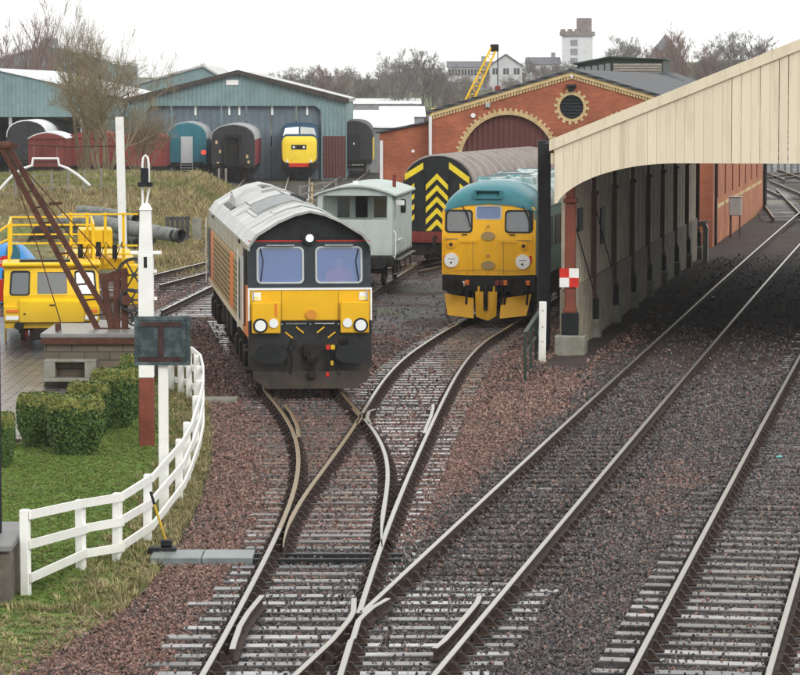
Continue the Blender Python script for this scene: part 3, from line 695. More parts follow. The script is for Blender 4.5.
lg = MB().loft([[(xa, 6, z0), (xb, 6, z0), (xb, 6, 8.12), (xm, 6, 8.25), (xa, 6, 7.9)], [(xa, 11, z0), (xb, 11, z0), (xb, 11, 8.12), (xm, 11, 8.25), (xa, 11, 7.9)]]).build('lantern', dkgreen, ln)
for k in range(4): MB().box(xm + .1, xb - .08, 5.9 - k * .03, 5.995 - k * .001, z0 + .08 + k * .15, z0 + .2 + k * .15).build('louvre', louv, lg)
for k in range(5): xk = xa + .1 + k * (xm - xa - .1) / 5; MB().box(xk, xk + (xm - xa) / 5 - .1, 5.94, 5.99, z0 + .05, 7.72 + .06 * k).build('pane', dirtyglass, lg)
MB().loft([[(xa - .2, y_, 7.88), (xm - .1, y_, 8.27), (xm - .1, y_, 8.37), (xa - .2, y_, 7.98)] for y_ in (5.7, 11.3)]).build('lantern_roof', dkgreen, lg)
MB().loft([[(xm - .09, y_, 8.27), (xb + .15, y_, 8.14), (xb + .15, y_, 8.22), (xm - .09, y_, 8.37)] for y_ in (5.7, 11.3)]).build('lantern_roof', dkgreen, lg)

# ---------------------------------------------------------------- green grey running sheds
def px_x(px, Y): return at(px, 100, Y).x
YS = 242; sx0, sx1, sxa = px_x(129, YS), px_x(346, YS), px_x(238, YS)
zA, zE = at(0, 74, YS).z, at(0, 102, YS).z; zO = at(0, 106, YS).z
rs_ = empty('running_shed', (sxa, YS, 0), 0, 'green grey steel locomotive shed with low gable behind the parked locomotives', 'shed')
l_, r_ = sx0 - sxa, sx1 - sxa
ol, orr = px_x(146, YS) - sxa, px_x(321, YS) - sxa
MB().plate([(l_, -.2), (r_, -.2), (r_, zE), (0, zA), (l_, zE)], [[(ol, -.15), (orr, -.15), (orr, zO - .35), (orr - .4, zO), (ol + .4, zO), (ol, zO - .35)]], 0, .3).build('gable_wall', cladding, rs_)
MB().box(orr + .15, r_ - .02, -.06, -.004, 0, at(0, 136, YS).z).build('brick_apron', brownboard, rs_)
nd_ = 7
for k in range(nd_):
    a = ol + (orr - ol) * k / nd_; c = ol + (orr - ol) * (k + 1) / nd_
    MB().box(a + .04, c - .04, .45, .5, -.1, zO + .1).build('door_panel', doorsheet, rs_)
for px in (195, 229, 239, 272, 307):
    xx = px_x(px, YS) - sxa; MB().box(xx - .07, xx + .07, .36, .445, at(0, 115, YS).z, at(0, 106.5, YS).z).build('door_light', white, rs_)
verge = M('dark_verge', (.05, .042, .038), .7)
for s, e in ((-1, l_), (1, r_)):
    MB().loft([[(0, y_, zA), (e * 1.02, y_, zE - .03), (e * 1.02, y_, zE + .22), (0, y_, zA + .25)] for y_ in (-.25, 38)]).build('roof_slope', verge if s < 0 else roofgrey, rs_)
    MB().loft([[(0, y_, zA + .0), (e * 1.03, y_, zE - .1), (e * 1.03, y_, zE + .28), (0, y_, zA + .3)] for y_ in (-.45, -.27)]).build('barge_board', verge, rs_)
MB().box(l_, l_ + .2, .31, 38, -.2, zE - .1).build('side_wall', cladding, rs_); MB().box(r_ - .2, r_, .31, 38, -.2, zE - .1).build('side_wall', cladding, rs_)
xx = px_x(233, YS) - sxa; MB().box(xx - .5, xx + .4, -.05, -.004, at(0, 85, YS).z, at(0, 80, YS).z).build('name_board', white, rs_)
# second shed at far left
YL = 252; la = px_x(-4, YL); le = px_x(134, YL); zA2, zE2, zF = at(0, 70, YL).z, at(0, 101, YL).z, at(0, 117, YL).z
ls_ = empty('carriage_shed', (la, YL, 0), 0, 'open fronted green grey carriage shed with frosted white roof at far left', 'shed')
wl = le - la
MB().plate([(-wl, zF), (wl, zF), (wl, zE2), (0, zA2), (-wl, zE2)], [], 0, .2).build('fascia', cladding, ls_)
for s in (-1, 1):
    MB().loft([[(0, y_, zA2 + .003), (s * wl * 1.01, y_, zE2), (s * wl * 1.01, y_, zE2 + .14), (0, y_, zA2 + .14)] for y_ in (-.2, 50)]).build('roof_slope', frost, ls_)
    MB().box(s * wl - .12, s * wl + .12, .21, 50, -.2, zE2 - .1).build('side_wall', cladding, ls_)
MB().box(-wl, wl, 49, 49.2, -.2, zE2).build('back_wall', cladding, ls_)
for xx in (-.45, .1, .62): MB().box(wl * xx - .12, wl * xx + .12, .2, .44, -.2, zF).build('post', steel, ls_)
MB().box(wl * .75, wl - .13, .25, .35, -.2, zF + .1).build('front_panel', cladding, ls_)
# far roofs
def far_shed(px0, pxa, px1, pya, pye, Y, mat, rmat, label, depth=40, wins=0):
    x0, xa_, x1 = px_x(px0, Y), px_x(pxa, Y), px_x(px1, Y); za, ze = at(0, pya, Y).z, at(0, pye, Y).z
    e = empty('warehouse', (xa_, Y, 0), 0, label, 'building')
    MB().plate([(x0 - xa_, -1), (x1 - xa_, -1), (x1 - xa_, ze), (0, za), (x0 - xa_, ze)], [], 0, .3).build('gable_wall', mat, e)
    for q in (x0 - xa_, x1 - xa_):
        MB().loft([[(0, y_, za + .003), (q * 1.03, y_, ze - .05), (q * 1.03, y_, ze + .2), (0, y_, za + .25)] for y_ in (-.3, depth)]).build('roof_slope', rmat, e)
        MB().box(q - .1, q + .1, .31, depth, -1, ze - .1).build('side_wall', mat, e)
    return e
e = far_shed(-12, 47, 112, 46, 63, 420, cladding, roofgrey, 'pale grey warehouse with small roof vent far behind the bare trees'); z = at(0, 46, 420).z
MB().box(-.8, .8, 3, 6, z - .2, z + 1.0).build('roof_vent', cladding, e)
far_shed(140, 203, 232, 67, 84, 390, cladding, roofgrey, 'grey gabled shed peeping over the left slope of the running shed')
# frosted yard roofs and stores between the sheds
def store(px0, px1, py0, py1, Y, depth, label, wallm, hroof):
    x0, x1 = px_x(px0, Y), px_x(px1, Y); zt, zb = at(0, py0, Y + depth).z, at(0, py1, Y).z
    e = empty('store_building', ((x0 + x1) / 2, Y, 0), 0, label, 'building'); h = (x1 - x0) / 2
    MB().box(-h, h, 0, depth, -.3, zb - .02).build('wall', wallm, e)
    MB().loft([[(-h - .2, -.2, zb), (-h - .2, depth + .2, zt), (-h - .2, depth + .2, zt - .02 + .1), (-h - .2, -.2, zb + .1)], [(h + .2, -.2, zb), (h + .2, depth + .2, zt), (h + .2, depth + .2, zt + .08), (h + .2, -.2, zb + .1)]]).build('roof', frost, e); return e
greywall = M('grey_render', (.25, .26, .27), .8, .2)
store(345, 384, 111, 121, 300, 16, 'low store with frosted white roof right of the running shed', greywall, 0)
store(380, 424, 107, 117, 330, 18, 'frosted white roof just above the brick lean-to', greywall, 0)
store(366, 412, 117, 128, 262, 10, 'pale grey flat roofed store behind the black van', greywall, 0)
store(330, 420, 99, 104, 420, 16, 'long low depot with pale roof before the wooded hill', greywall, 0)
# tower
YT = 640; q = at(574, 60, YT); tw = empty('castle_tower', (q.x, YT, 0), R(-18), 'tall white castellated tower with brown battlements on the hill', 'tower')
tws = M('white_harling', (.62, .63, .66), .85, .08, 1); twb = M('brown_stone', (.22, .185, .18), .85, .2, 1)
ppm = F / YT; hw = 12.6 / ppm; zt = at(0, 36, YT).z; zp = at(0, 29, YT).z
MB().box(-hw, hw, 0, 2 * hw, 0, zt).build('wall', tws, tw)
MB().box(-hw - .35, hw + .35, -.35, 2 * hw + .35, zt, zt + .9).build('corbel_course', twb, tw)
for k in range(4):
    xk = -hw - .35 + k * (2 * hw + .7) / 4 + .15; MB().box(xk, xk + .85, -.35, .25, zt + .9, zp).build('merlon', twb, tw)
MB().box(hw - 2.1, hw + .35, .4, 2.8, zt + .9, at(0, 18, YT).z).build('cap_house', twb, tw)
for k in range(5): MB().box(-.7, .7, -.06, -.005, zt - 1.9 - k * 1.75, zt - .7 - k * 1.75).build('window', greywall, tw)
# houses on the hill
housew = M('grey_white_harling', (.47, .48, .5), .85, .1, 1); farslate = M('grey_slate', (.12, .125, .145), .7, .2, 1); winm = M('dark_window', (.05, .055, .065), .2, .2)
def house(px0, px1, pyr, pye, pyb, Y, label, gable=True, nw=3, rz=0):
    x0, x1 = px_x(px0, Y), px_x(px1, Y); zr_, ze, zb = at(0, pyr, Y).z, at(0, pye, Y).z, at(0, pyb, Y).z
    e = empty('house', ((x0 + x1) / 2, Y, zb), rz, label, 'house', 'houses on the hill'); h = (x1 - x0) / 2; ze -= zb; zr_ -= zb; D = 7
    if gable:
        MB().plate([(-h, -3), (h, -3), (h, ze), (0, zr_), (-h, ze)], [], 0, D).build('wall', housew, e)
        for s in (-1, 1): MB().loft([[(0, y_, zr_ + .01), (s * h * 1.06, y_, ze - .12), (s * h * 1.06, y_, ze + .12), (0, y_, zr_ + .25)] for y_ in (-.3, D + .3)]).build('roof', farslate, e)
    else:
        MB().box(-h, h, 0, D, -3, ze).build('wall', housew, e)
        MB().loft([[(x_, -.3, ze - .05), (x_, D / 2, zr_), (x_, D + .3, ze - .05)] for x_ in (-h - .2, h + .2)]).build('roof', farslate, e)
    for k in range(nw):
        xk = -h + (k + .5) * 2 * h / nw
        wv = MB().box(xk - .5, xk + .5, -.05, -.005, ze - 1.5, ze - .4).build('window', winm, e); MB().box(xk - .03, xk + .03, -.08, -.052, ze - 1.5, ze - .4).build('bar', white, wv)
        if ze > 4: MB().box(xk - .5, xk + .5, -.05, -.005, ze - 4.0, ze - 2.9).build('window', winm, e)
    if not gable: MB().box(h * .5, h * .5 + .8, D / 2 - .3, D / 2 + .3, zr_ - .4, zr_ + .9).build('chimney', greywall, e)
    return e
house(448, 493, 61, 67, 79, 600, 'long grey terrace with slate roof left of the yellow crane boom', False, 7)
house(490, 522, 55, 66, 80, 590, 'white gabled house just right of the yellow crane boom', True, 3)
house(527, 560, 57, 64, 74, 640, 'small slate roofed house between white gable house and tower', False, 3)
house(405, 440, 68, 73, 80, 720, 'faint grey house among the bare trees behind the boom', False, 4)
house(322, 352, 76, 80, 86, 760, 'low distant roofs among trees right of the running shed', False, 4)
# spire
q = at(666, 72, 620); sp_ = empty('church', (q.x, 620, 0), 0, 'distant dark church spire among the reddish bare trees', 'church')
zs_ = at(0, 34, 620).z; zb_ = at(0, 50, 620).z
MB().box(-2.2, 2.2, 0, 4.4, 0, zb_).build('tower', twb, sp_)
MB().add([(-2.3, -.1, zb_), (2.3, -.1, zb_), (2.3, 4.5, zb_), (-2.3, 4.5, zb_), (0, 2.2, zs_)], [(0, 1, 4), (1, 2, 4), (2, 3, 4), (3, 0, 4), (3, 2, 1, 0)]).build('spire', farslate, sp_)
# far palings and tracks at the right beyond the brick wall
fp = empty('paling_fence', (0, 0, 0), 0, 'grey paling fence beyond the tracks at the far right', 'fence')
palem = M('grey_paling', (.30, .31, .32), .8, .2, 3, .1, rnd=.15)
for k in range(34):
    xk = 24.5 + k * .55; MB().box(xk, xk + .3, 258 + .3 * k, 258.05 + .3 * k, -.2, 2.9 + random.random() * .1).build('pale', palem, fp)
for zz in (.8, 2.2): MB().bar((24.4, 258.1, zz), (43.4, 268.5, zz), .1).build('rail', palem, fp)
for pa, pb in (((772, 181), (798, 192)), ((775, 168), (800, 177)), ((772, 176), (800, 172)), ((778, 190), (800, 213))):
    siding(pa, pb, 3, 6, dull_rail, 1.4, True)
q = G(778, 192, 0); o = MB().tube([(0, 0, -.2), (0, 0, 3.9)], .09, 8).build('blue_post', M('blue_paint', (.06, .12, .32), .4)); o.location = (q.x - .0, q.y + 20, 0); tag(o, 'slim blue post beyond the brick wall at far right', 'post')
q = G(776, 202, 0); o = MB().cbox(-1.0, 1.0, -2.5, 2.5, -.2, .0, .02).build('concrete_slab', concrete); o.location = q; tag(o, 'pale concrete slab at the end of the brick wall', 'slab')
# ---------------------------------------------------------------- vehicles (local axes: front at y=0 facing -y, z=0 at rail top)
WHEELM = M('wheel_steel', (.07, .055, .045), .6, .4, 5, .2)
def wheelset(parent, y, r=.46, gauge=.7525, name='wheel'):
    for s in (-1, 1):
        MB().tube([(s * gauge - s * .03, y, r), (s * gauge + s * .09, y, r)], r, 20).tube([(s * gauge + s * .09, y, r), (s * gauge + s * .14, y, r)], r * .45, 12).build(name, WHEELM, parent, 30)
    MB().tube([(-gauge, y, r), (gauge, y, r)], .08, 8).build('axle', WHEELM, parent)
def text(body, size, loc, rot, mat, parent, name='lettering', ext=.003):
    cu = bpy.data.curves.new(name, 'FONT'); cu.body = body; cu.size = size; cu.align_x = 'CENTER'; cu.align_y = 'CENTER'; cu.extrude = ext
    t = bpy.data.objects.new(name, cu); C.objects.link(t); dg = bpy.context.evaluated_depsgraph_get()
    me = bpy.data.meshes.new_from_object(t.evaluated_get(dg)); bpy.data.objects.remove(t)
    me.materials.clear(); me.materials.append(mat); o = link(bpy.data.objects.new(name, me), parent); o.location = loc; o.rotation_euler = rot; return o

# ===== black, yellow and orange freight locomotive
L66 = empty('freight_locomotive', G(310, 391, RT), A66, 'dark blue, gold and yellow freight locomotive with two big cab windows and lit headlamp', 'locomotive')
HW6 = 1.3
sideprof = [(-HW6, 1.12), (-HW6, 3.08), (-1.13, 3.32), (-.68, 3.6), (-.32, 3.75), (0, 3.82), (.32, 3.75), (.68, 3.6), (1.13, 3.32), (HW6, 3.08), (HW6, 1.12)]
LN = 20.6
# cab shell: front plate with window openings, leaning back a little
def lean(x, y, z): return (x, y + max(0, z - 2.17) * .10, z)
wl_, wr_ = rrect(-1.12, -.12, 2.28, 3.06, .1), rrect(.12, 1.12, 2.28, 3.06, .1)
front = [(-HW6, 1.05), (HW6, 1.05), (HW6, 3.08), (1.2, 3.2), (-1.2, 3.2), (-HW6, 3.08)]
MB().plate(front, [wl_, wr_], 0, .06, lean).build('cab_front', navy, L66)
arch6 = [(1.2, 3.2), (1.13, 3.31), (.68, 3.585), (.32, 3.735), (0, 3.805), (-.32, 3.735), (-.68, 3.585), (-1.13, 3.31), (-1.2, 3.2)]
MB().plate(arch6, [], .10, .16).build('roof_arch_panel', black, L66)
for hl, hx in ((wl_, -.62), (wr_, .62)):
    inner = [(hx + (p[0] - hx) * .92, 2.67 + (p[1] - 2.67) * .91) for p in hl]
    fr = MB().plate(hl, [inner], -.018, .05, lean).build('windscreen_frame', M('grey_rubber', (.42, .45, .46), .6, .1) if 'grey_rubber' not in MATS else MATS['grey_rubber'], L66)
    ws = MB().plate([(hx + (p[0] - hx) * .93, 2.67 + (p[1] - 2.67) * .92) for p in hl], [], .015, .03, lean).build('windscreen', cabglass, L66)
    sx = -1 if hx < 0 else 1
    MB().tube([lean(hx + sx * .42, -.035, 2.32), lean(hx + sx * .36, -.035, 2.75), lean(hx + sx * .42, -.03, 3.02)], .012, 5).build('wiper', black, ws)
# cab box behind the front
for s, m_ in ((-1, orange), (1, navy)):
    MB().loft([[(s * x_, y_, z_) for x_, z_ in ((HW6, 1.12), (HW6, 2.2), (1.26, 2.2), (1.26, 1.12))] for y_ in (.062, 2.0)]).build('cab_side', m_, L66)
    for y0, y1, z0, z1 in ((.15, .32, 2.203, 3.0), (1.02, 2.0, 2.203, 3.0), (.15, 2.0, 3.003, 3.08)): MB().loft([[(s * x_, y_, z_) for x_, z_ in ((HW6, z0), (HW6, z1), (1.26, z1), (1.26, z0))] for y_ in (y0, y1)]).build('cab_pillar', navy, L66)
    MB().box(min(s * 1.275, s * 1.285), max(s * 1.275, s * 1.285), .32, 1.02, 2.203, 3.0).build('side_window', glassm, L66)
MB().box(-1.255, 1.255, 1.9, 1.98, 1.1, 3.2).build('cab_bulkhead', blueint, L66)
MB().box(-1.255, 1.255, .07, 1.89, 1.2, 1.3).build('cab_floor', blueint, L66)
MB().cbox(-1.2, 1.2, .1, .42, 1.3, 2.2, .04).build('desk', navy, L66)
MB().box(-1.32, -1.303, 1.2, 1.75, 1.3, 2.95).build('cab_door', black, L66)
for y_ in (1.12, 1.82): MB().tube([(-1.36, y_, 1.35), (-1.36, y_, 2.8)], .018, 6).build('handrail', oldwhite, L66)
# main body
MB().loft([[(x_, y_, z_) for x_, z_ in sideprof if z_ < 3.1] + [] for y_ in (2.02, LN)]).build('body', gold, L66)
rp = [(-1.31, 2.98), (-1.31, 3.09), (-1.14, 3.33), (-.68, 3.61), (-.32, 3.76), (0, 3.83), (.32, 3.76), (.68, 3.61), (1.14, 3.33), (1.31, 3.09), (1.31, 2.98), (1.27, 2.98), (1.27, 3.06), (1.10, 3.285), (.66, 3.56), (.31, 3.71), (0, 3.78), (-.31, 3.71), (-.66, 3.56), (-1.10, 3.285), (-1.27, 3.06), (-1.27, 2.98)]
roof6 = MB().loft([[(x_, y_, z_) for x_, z_ in rp] for y_ in (-.16, .0, 2.4, 6.5, 12, 17, LN)]).build('roof', roofgrey, L66)
for s in (-1, 1): MB().box(s * 1.2 - .32, s * 1.2 + .05 * (s > 0) , .09, .105, 3.205, 3.232).build('stripe', redpaint, L66) if False else None
MB().plate([(-1.29, 3.165), (1.29, 3.165), (1.29, 3.192), (-1.29, 3.192)], [], .082, .096).build('red_line', redpaint, L66)
hl_ = MB().disc((0, .16, 3.24), .15, (0, -1, 0), .16, 20).build('headlamp_housing', black, L66, 40)
MB().disc((0, -.002, 3.24), .08, (0, -1, 0), .02, 20).build('lit_lens', litlamp, hl_, 40)
# pale upper side (cantrail) and side sheets, left and right
for s in (-1, 1):
    MB().box(min(s * 1.302, s * 1.316), max(s * 1.302, s * 1.316), 2.05, LN - .02, 2.66, 2.97).build('cantrail_panel', roofgrey, L66)
    MB().box(min(s * 1.302, s * 1.314), max(s * 1.302, s * 1.314), 2.05, LN - .02, 1.13, 1.27).build('sole_stripe', M('cream_line', (.6, .5, .36), .5) if 'cream_line' not in MATS else MATS['cream_line'], L66)
    for k in range(10):
        yk = 2.3 + k * 1.82; pm = (black, gold, orange, gold, gold, gold, gold, gold, orange, black)[k]
        pn = MB().cbox(min(s * 1.302, s * 1.335), max(s * 1.302, s * 1.335), yk, yk + 1.74, 1.33, 2.62, .01).build('side_panel', pm, L66)
        if pm is gold:
            gr = MB()
            for j in range(9): gr.box(min(s * 1.337, s * 1.35), max(s * 1.337, s * 1.35), yk + .08, yk + 1.66, 1.42 + j * .13, 1.47 + j * .13)
            gr.build('grille', M('dark_gold', (.13, .09, .045), .6) if 'dark_gold' not in MATS else MATS['dark_gold'], pn)
    for yk in (2.4, 19.9): MB().tube([(s * 1.4, yk, 1.2), (s * 1.4, yk, 2.9)], .02, 6).build('handrail', oldwhite, L66)
    for yk in (3.2, 17.2): MB().box(min(s * 1.302, s * 1.34) , max(s * 1.302, s * 1.34), yk, yk + .5, 2.99, 3.07).build('drip_strip', black, L66)
# roof equipment, following the roof slopes
gdark = M('roof_grille_dark', (.04, .042, .045), .5)
def rz6(x): return float(np.interp(abs(x), (0, .32, .68, 1.14, 1.31), (3.83, 3.76, 3.61, 3.33, 3.09)))
def patch(x0, x1, y0, y1, h, mat, name, parent, low=-.02):
    xs_ = sorted({x0, x1} | {v for v in (-.68, -.32, 0, .32, .68) if x0 < v < x1})
    def sec(y): return [(x_, y, rz6(x_) + h) for x_ in xs_] + [(x_, y, rz6(x_) + low) for x_ in reversed(xs_)]
    return MB().loft([sec(y0), sec(y1)]).build(name, mat, parent)
gf = patch(-.9, .3, 4.9, 8.7, .03, roofgrey, 'grille_frame', L66); patch(-.83, .23, 5.0, 8.6, .036, gdark, 'grille_well', gf)
for k in range(18): patch(-.83, .23, 5.08 + k * .2, 5.14 + k * .2, .06, steel, 'grille_slat', gf, .03)
for (x0, x1, y0, y1, h) in ((-.75, .0, 9.5, 12.0, .05), (.1, .8, 9.6, 12.2, .06), (-.3, .6, 12.6, 13.4, .10), (-.75, .8, 17.6, 19.8, .05), (.45, .7, 2.5, 9.0, .03), (-.6, .5, 2.6, 4.2, .02)): patch(x0, x1, y0, y1, h, roofgrey, 'roof_hatch', L66)
for y_ in (2.3, 9.1, 12.3, 17.2): patch(-1.12, 1.12, y_, y_ + .05, .006, gdark, 'roof_seam', L66)
MB().loft([[(-.98, y_, 3.38), (-.94, y_, 3.44 + h), (-.6, y_, 3.66 + h), (-.3, y_, 3.77 + h * .6), (-.2, y_, 3.75)] for y_, h in ((12.4, .0), (13.2, .2), (14.5, .26), (15.8, .2), (16.6, .0))]).build('silencer_cowl', roofgrey, L66, 30)
patch(-1.08, -.97, 12.6, 16.4, .03, gdark, 'cowl_slot', L66); patch(-.1, .12, 13.0, 16.5, .05, gdark, 'exhaust_slot', L66); patch(.2, .55, 8.9, 9.4, .12, gdark, 'vent_box', L66)
# nose: yellow panel with pale edging
MB().cbox(-1.27, 1.27, -.07, -.003, 1.5, 2.15, .015).build('warning_panel', yellow66, L66)
MB().box(-1.31, 1.31, -.09, -.002, 2.152, 2.19).build('panel_edging', white, L66)
for s in (-1, 1):
    MB().box(min(s * 1.275, s * 1.312), max(s * 1.275, s * 1.312), -.085, -.002, 1.5, 2.15).build('panel_edging', white, L66)
    lb_ = MB().cbox(s * .935 - .3, s * .935 + .3, -.22, -.075, 1.24, 1.9, .02).build('lamp_cluster', yellow66, L66)
    xo, xi = s * 1.06, s * .78
    rm = MB().disc((xo, -.222, 1.41), .155, (0, -1, 0), .035, 24).build('headlamp', black, lb_, 40)
    MB().disc((xo, -.258, 1.41), .115, (0, -1, 0), .015, 24).build('lens', lens, lb_, 40)
    MB().disc((xi, -.222, 1.46), .098, (0, -1, 0), .03, 20).build('marker_lamp', lens, lb_, 40)
    MB().cbox(s * 1.13 - .09, s * 1.13 + .09, -.085, -.072, 1.93, 2.1, .004).build('warning_label', white, L66)
    MB().box(s * 1.13 - .06, s * 1.13 + .06, -.09, -.086, 1.95, 2.01).build('label_band', M('label_yellow', (.75, .7, .2), .5), L66)
    bf = MB().tube([(s * .86, .2, .82), (s * .86, -.42, .82)], .13, 12).build('buffer', underframe, L66, 30)
    MB().disc((s * .86, -.42, .82), .36, (0, -1, 0), .07, 24, .205).build('buffer_head', black, bf)
MB().cbox(.79 - 1.6 + .06, .79 - 1.6 + .1, -.24, -.222, 1.6, 1.88, .005).build('lamp_bracket', orange, L66)
MB().disc((0.02, -.072, 1.63), .12, (0, -1, 0), .05, 18, .1).build('horn_cover', M('tan_paint', (.55, .22, .03), .5), L66)
MB().plate([(-HW6, 1.0), (-1.3, 1.5), (1.3, 1.5), (HW6, 1.0), (1.3, .55), (1.05, .18), (.75, .1), (-.75, .1), (-1.05, .18), (-1.3, .55)], [], -.12, .1).build('buffer_beam', black66, L66)
MB().loft([[(-1.22, y_, .45), (1.22, y_, .45), (1.22, y_, .3), (.92, y_, .08), (-.92, y_, .08), (-1.22, y_, .3)] for y_ in (-.34, -.28)]).build('snowplough', black66, L66)
for x_, a_ in ((-.45, -38), (-.22, -38), (.22, 38), (.45, 38)):
    c_, s_ = math.cos(R(a_)), math.sin(R(a_)); zz = 1.2 if abs(x_) > .3 else 1.31
    MB().bar((x_ - .1 * c_, -.135, zz - .1 * s_), (x_ + .1 * c_, -.135, zz + .1 * s_), .03, .02, (0, 1, 0)).build('yellow_flash', yellow66, L66)
MB().cbox(-.17, .2, -.3, -.12, .72, 1.0, .02).build('coupler_pocket', underframe, L66)
ch = MB().tube([(.02, -.3, .85), (.02, -.42, .72), (.03, -.42, .35)], .05, 8).cbox(-.09, .13, -.48, -.38, .62, .78, .02).cbox(-.07, .1, -.47, -.38, .3, .45, .02).build('coupling', underframe, L66)
for x_, m_, zb_ in ((.36, redpaint, .38), (.46, machine_yellow, .62), (-.42, black, .45), (-.55, black, .5), (.6, black, .42)):
    h_ = MB().tube([(x_, -.13, .98), (x_, -.32, .9), (x_ + .02, -.34, .6), (x_ - .02, -.3, zb_)], .026, 8).build('air_hose', black, L66, 40)
    MB().cbox(x_ - .045, x_ + .045, -.36, -.27, .9, 1.0, .01).build('cock', m_, h_); MB().cbox(x_ - .05, x_ + .02, -.36, -.28, zb_ - .05, zb_ + .05, .01).build('cock', m_, h_)
for s in (-1, 1): MB().cbox(s * 1.12 - .09, s * 1.12 + .06, -.16, -.12, .4, .43, .004).build('step', white, L66)
# bogies, tank
for y0 in (1.6, 14.9):
    bg_ = MB().cbox(-1.22, -1.05, y0 - .4, y0 + 4.4, .42, .78, .03).cbox(1.05, 1.22, y0 - .4, y0 + 4.4, .42, .78, .03).build('bogie', underframe, L66)
    for k in range(3):
        wheelset(L66, y0 + .3 + k * 1.7, .53)
        for s in (-1, 1): MB().cbox(s * 1.2 - .12, s * 1.2 + .12, y0 + .05 + k * 1.7, y0 + .55 + k * 1.7, .35, .85, .04).build('axle_box', underframe, bg_)
    for s in (-1, 1):
        for k in range(2): MB().tube([(s * 1.2, y0 + 1.15 + k * 1.7, .75), (s * 1.2, y0 + 1.15 + k * 1.7, 1.1)], .1, 10).build('spring', underframe, bg_)
MB().cbox(-1.2, 1.2, 7.0, 13.6, .35, 1.1, .1).build('fuel_tank', underframe, L66)
for k in range(3): MB().cbox(-1.3, -1.15, 7.3 + k * 2, 8.6 + k * 2, .6, 1.1, .02).build('locker', underframe, L66)
MB().box(-1.2, 1.2, .12, LN, .92, 1.115).build('frame', underframe, L66)
MB().cbox(-1.34, -1.2, .5, 1.4, .35, .42, .01).cbox(-1.34, -1.2, .5, 1.4, .75, .82, .01).build('cab_step', underframe, L66)

# small fittings that break up the nose and cab
for s in (-1, 1):
    MB().tube([(s * 1.2, -.1, 2.14), (s * 1.2, -.16, 2.1), (s * 1.2, -.16, 1.95), (s * 1.2, -.1, 1.92)], .012, 6).build('grab_rail', steel, L66, 40)
    MB().tube([(s * .5, -.09, 1.46), (s * .5, -.15, 1.44), (s * .1, -.15, 1.44), (s * .1, -.09, 1.46)], .012, 6).build('grab_rail', steel, L66, 40)
    MB().cbox(s * .62 - .3, s * .62 + .3, -.02, .03, 3.075, 3.105, .005).build('drip_rail', steel, L66)
    MB().box(s * .6 - .004, s * .6 + .004, -.0735, -.0705, 1.52, 2.13).build('panel_joint', black, L66)
MB().cbox(-.42, -.3, -.2, -.12, .95, 1.1, .01).build('jumper_socket', underframe, L66); MB().cbox(.62, .8, -.18, -.12, 1.0, 1.12, .01).build('jumper_socket', underframe, L66)
for k in range(7): MB().disc((-.9 + k * .3, -.122, 1.43), .016, (0, -1, 0), .012, 8).build('bolt', steel, L66)
# driver seated behind the right-hand windscreen
def skin_person(name, joints, edges, mat, loc, rz, label):
    me = bpy.data.meshes.new(name); me.from_pydata([j[:3] for j in joints], edges, []); me.materials.append(mat)
    o = link(bpy.data.objects.new(name, me)); o.location = loc; o.rotation_euler = (0, 0, rz)
    sk = o.modifiers.new('skin', 'SKIN'); me.skin_vertices.new() if not me.skin_vertices else None
    for i, j in enumerate(joints): me.skin_vertices[0].data[i].radius = (j[3], j[4] if len(j) > 4 else j[3])
    me.skin_vertices[0].data[0].use_root = True
    sd = o.modifiers.new('subdivision', 'SUBSURF'); sd.levels = 2; sd.render_levels = 2
    bpy.context.view_layer.update(); dg = bpy.context.evaluated_depsgraph_get(); m2 = bpy.data.meshes.new_from_object(o.evaluated_get(dg)); o.modifiers.clear(); o.data = m2
    for p in m2.polygons: p.use_smooth = True
    tag(o, label, 'person'); return o
jac = M('orange_jacket', (.9, .12, .05), .7, .1, 6); nn = jac.node_tree; b_ = bsdf(jac); src = b_.inputs['Base Color'].links[0].from_socket
tc = nn.nodes.new('ShaderNodeTexCoord'); sp2 = nn.nodes.new('ShaderNodeSeparateXYZ'); nn.links.new(tc.outputs['Object'], sp2.inputs[0])
def zone(src, axis, lo, col, op='GREATER_THAN'):
    g1 = nn.nodes.new('ShaderNodeMath'); g1.operation = op; g1.inputs[1].default_value = lo; nn.links.new(sp2.outputs[axis], g1.inputs[0])
    mi = nn.nodes.new('ShaderNodeMix'); mi.data_type = 'RGBA'; nn.links.new(g1.outputs[0], mi.inputs[0]); nn.links.new(src, mi.inputs[6]); mi.inputs[7].default_value = (*col, 1); return mi.outputs[2]
s1 = zone(src, 'Z', .60, (.55, .33, .25)); s1 = zone(s1, 'Z', .12, (.03, .035, .06), 'LESS_THAN'); nn.links.new(s1, b_.inputs['Base Color'])
J = [(0, 0, .05, .17, .13), (0, .0, .3, .18, .12), (0, 0, .48, .17, .10), (0, -.01, .6, .06, .06), (0, -.02, .7, .085, .10), (0, -.02, .80, .085, .1), (0, -.02, .87, .05, .06),
     (-.2, 0, .5, .07), (-.27, -.1, .28, .055), (-.2, -.34, .24, .045), (-.17, -.42, .25, .04), (.2, 0, .5, .07), (.27, -.1, .28, .055), (.2, -.34, .24, .045), (.17, -.42, .25, .04),
     (-.1, -.1, .02, .1), (-.12, -.45, .02, .085), (-.12, -.5, -.38, .06), (-.12, -.62, -.43, .045), (.1, -.1, .02, .1), (.12, -.45, .02, .085), (.12, -.5, -.38, .06), (.12, -.62, -.43, .045), (0, -.135, .735, .016)]
E_ = [(0, 1), (1, 2), (2, 3), (3, 4), (4, 5), (5, 6), (2, 7), (7, 8), (8, 9), (9, 10), (2, 11), (11, 12), (12, 13), (13, 14), (0, 15), (15, 16), (16, 17), (17, 18), (0, 19), (19, 20), (20, 21), (21, 22), (4, 23)]
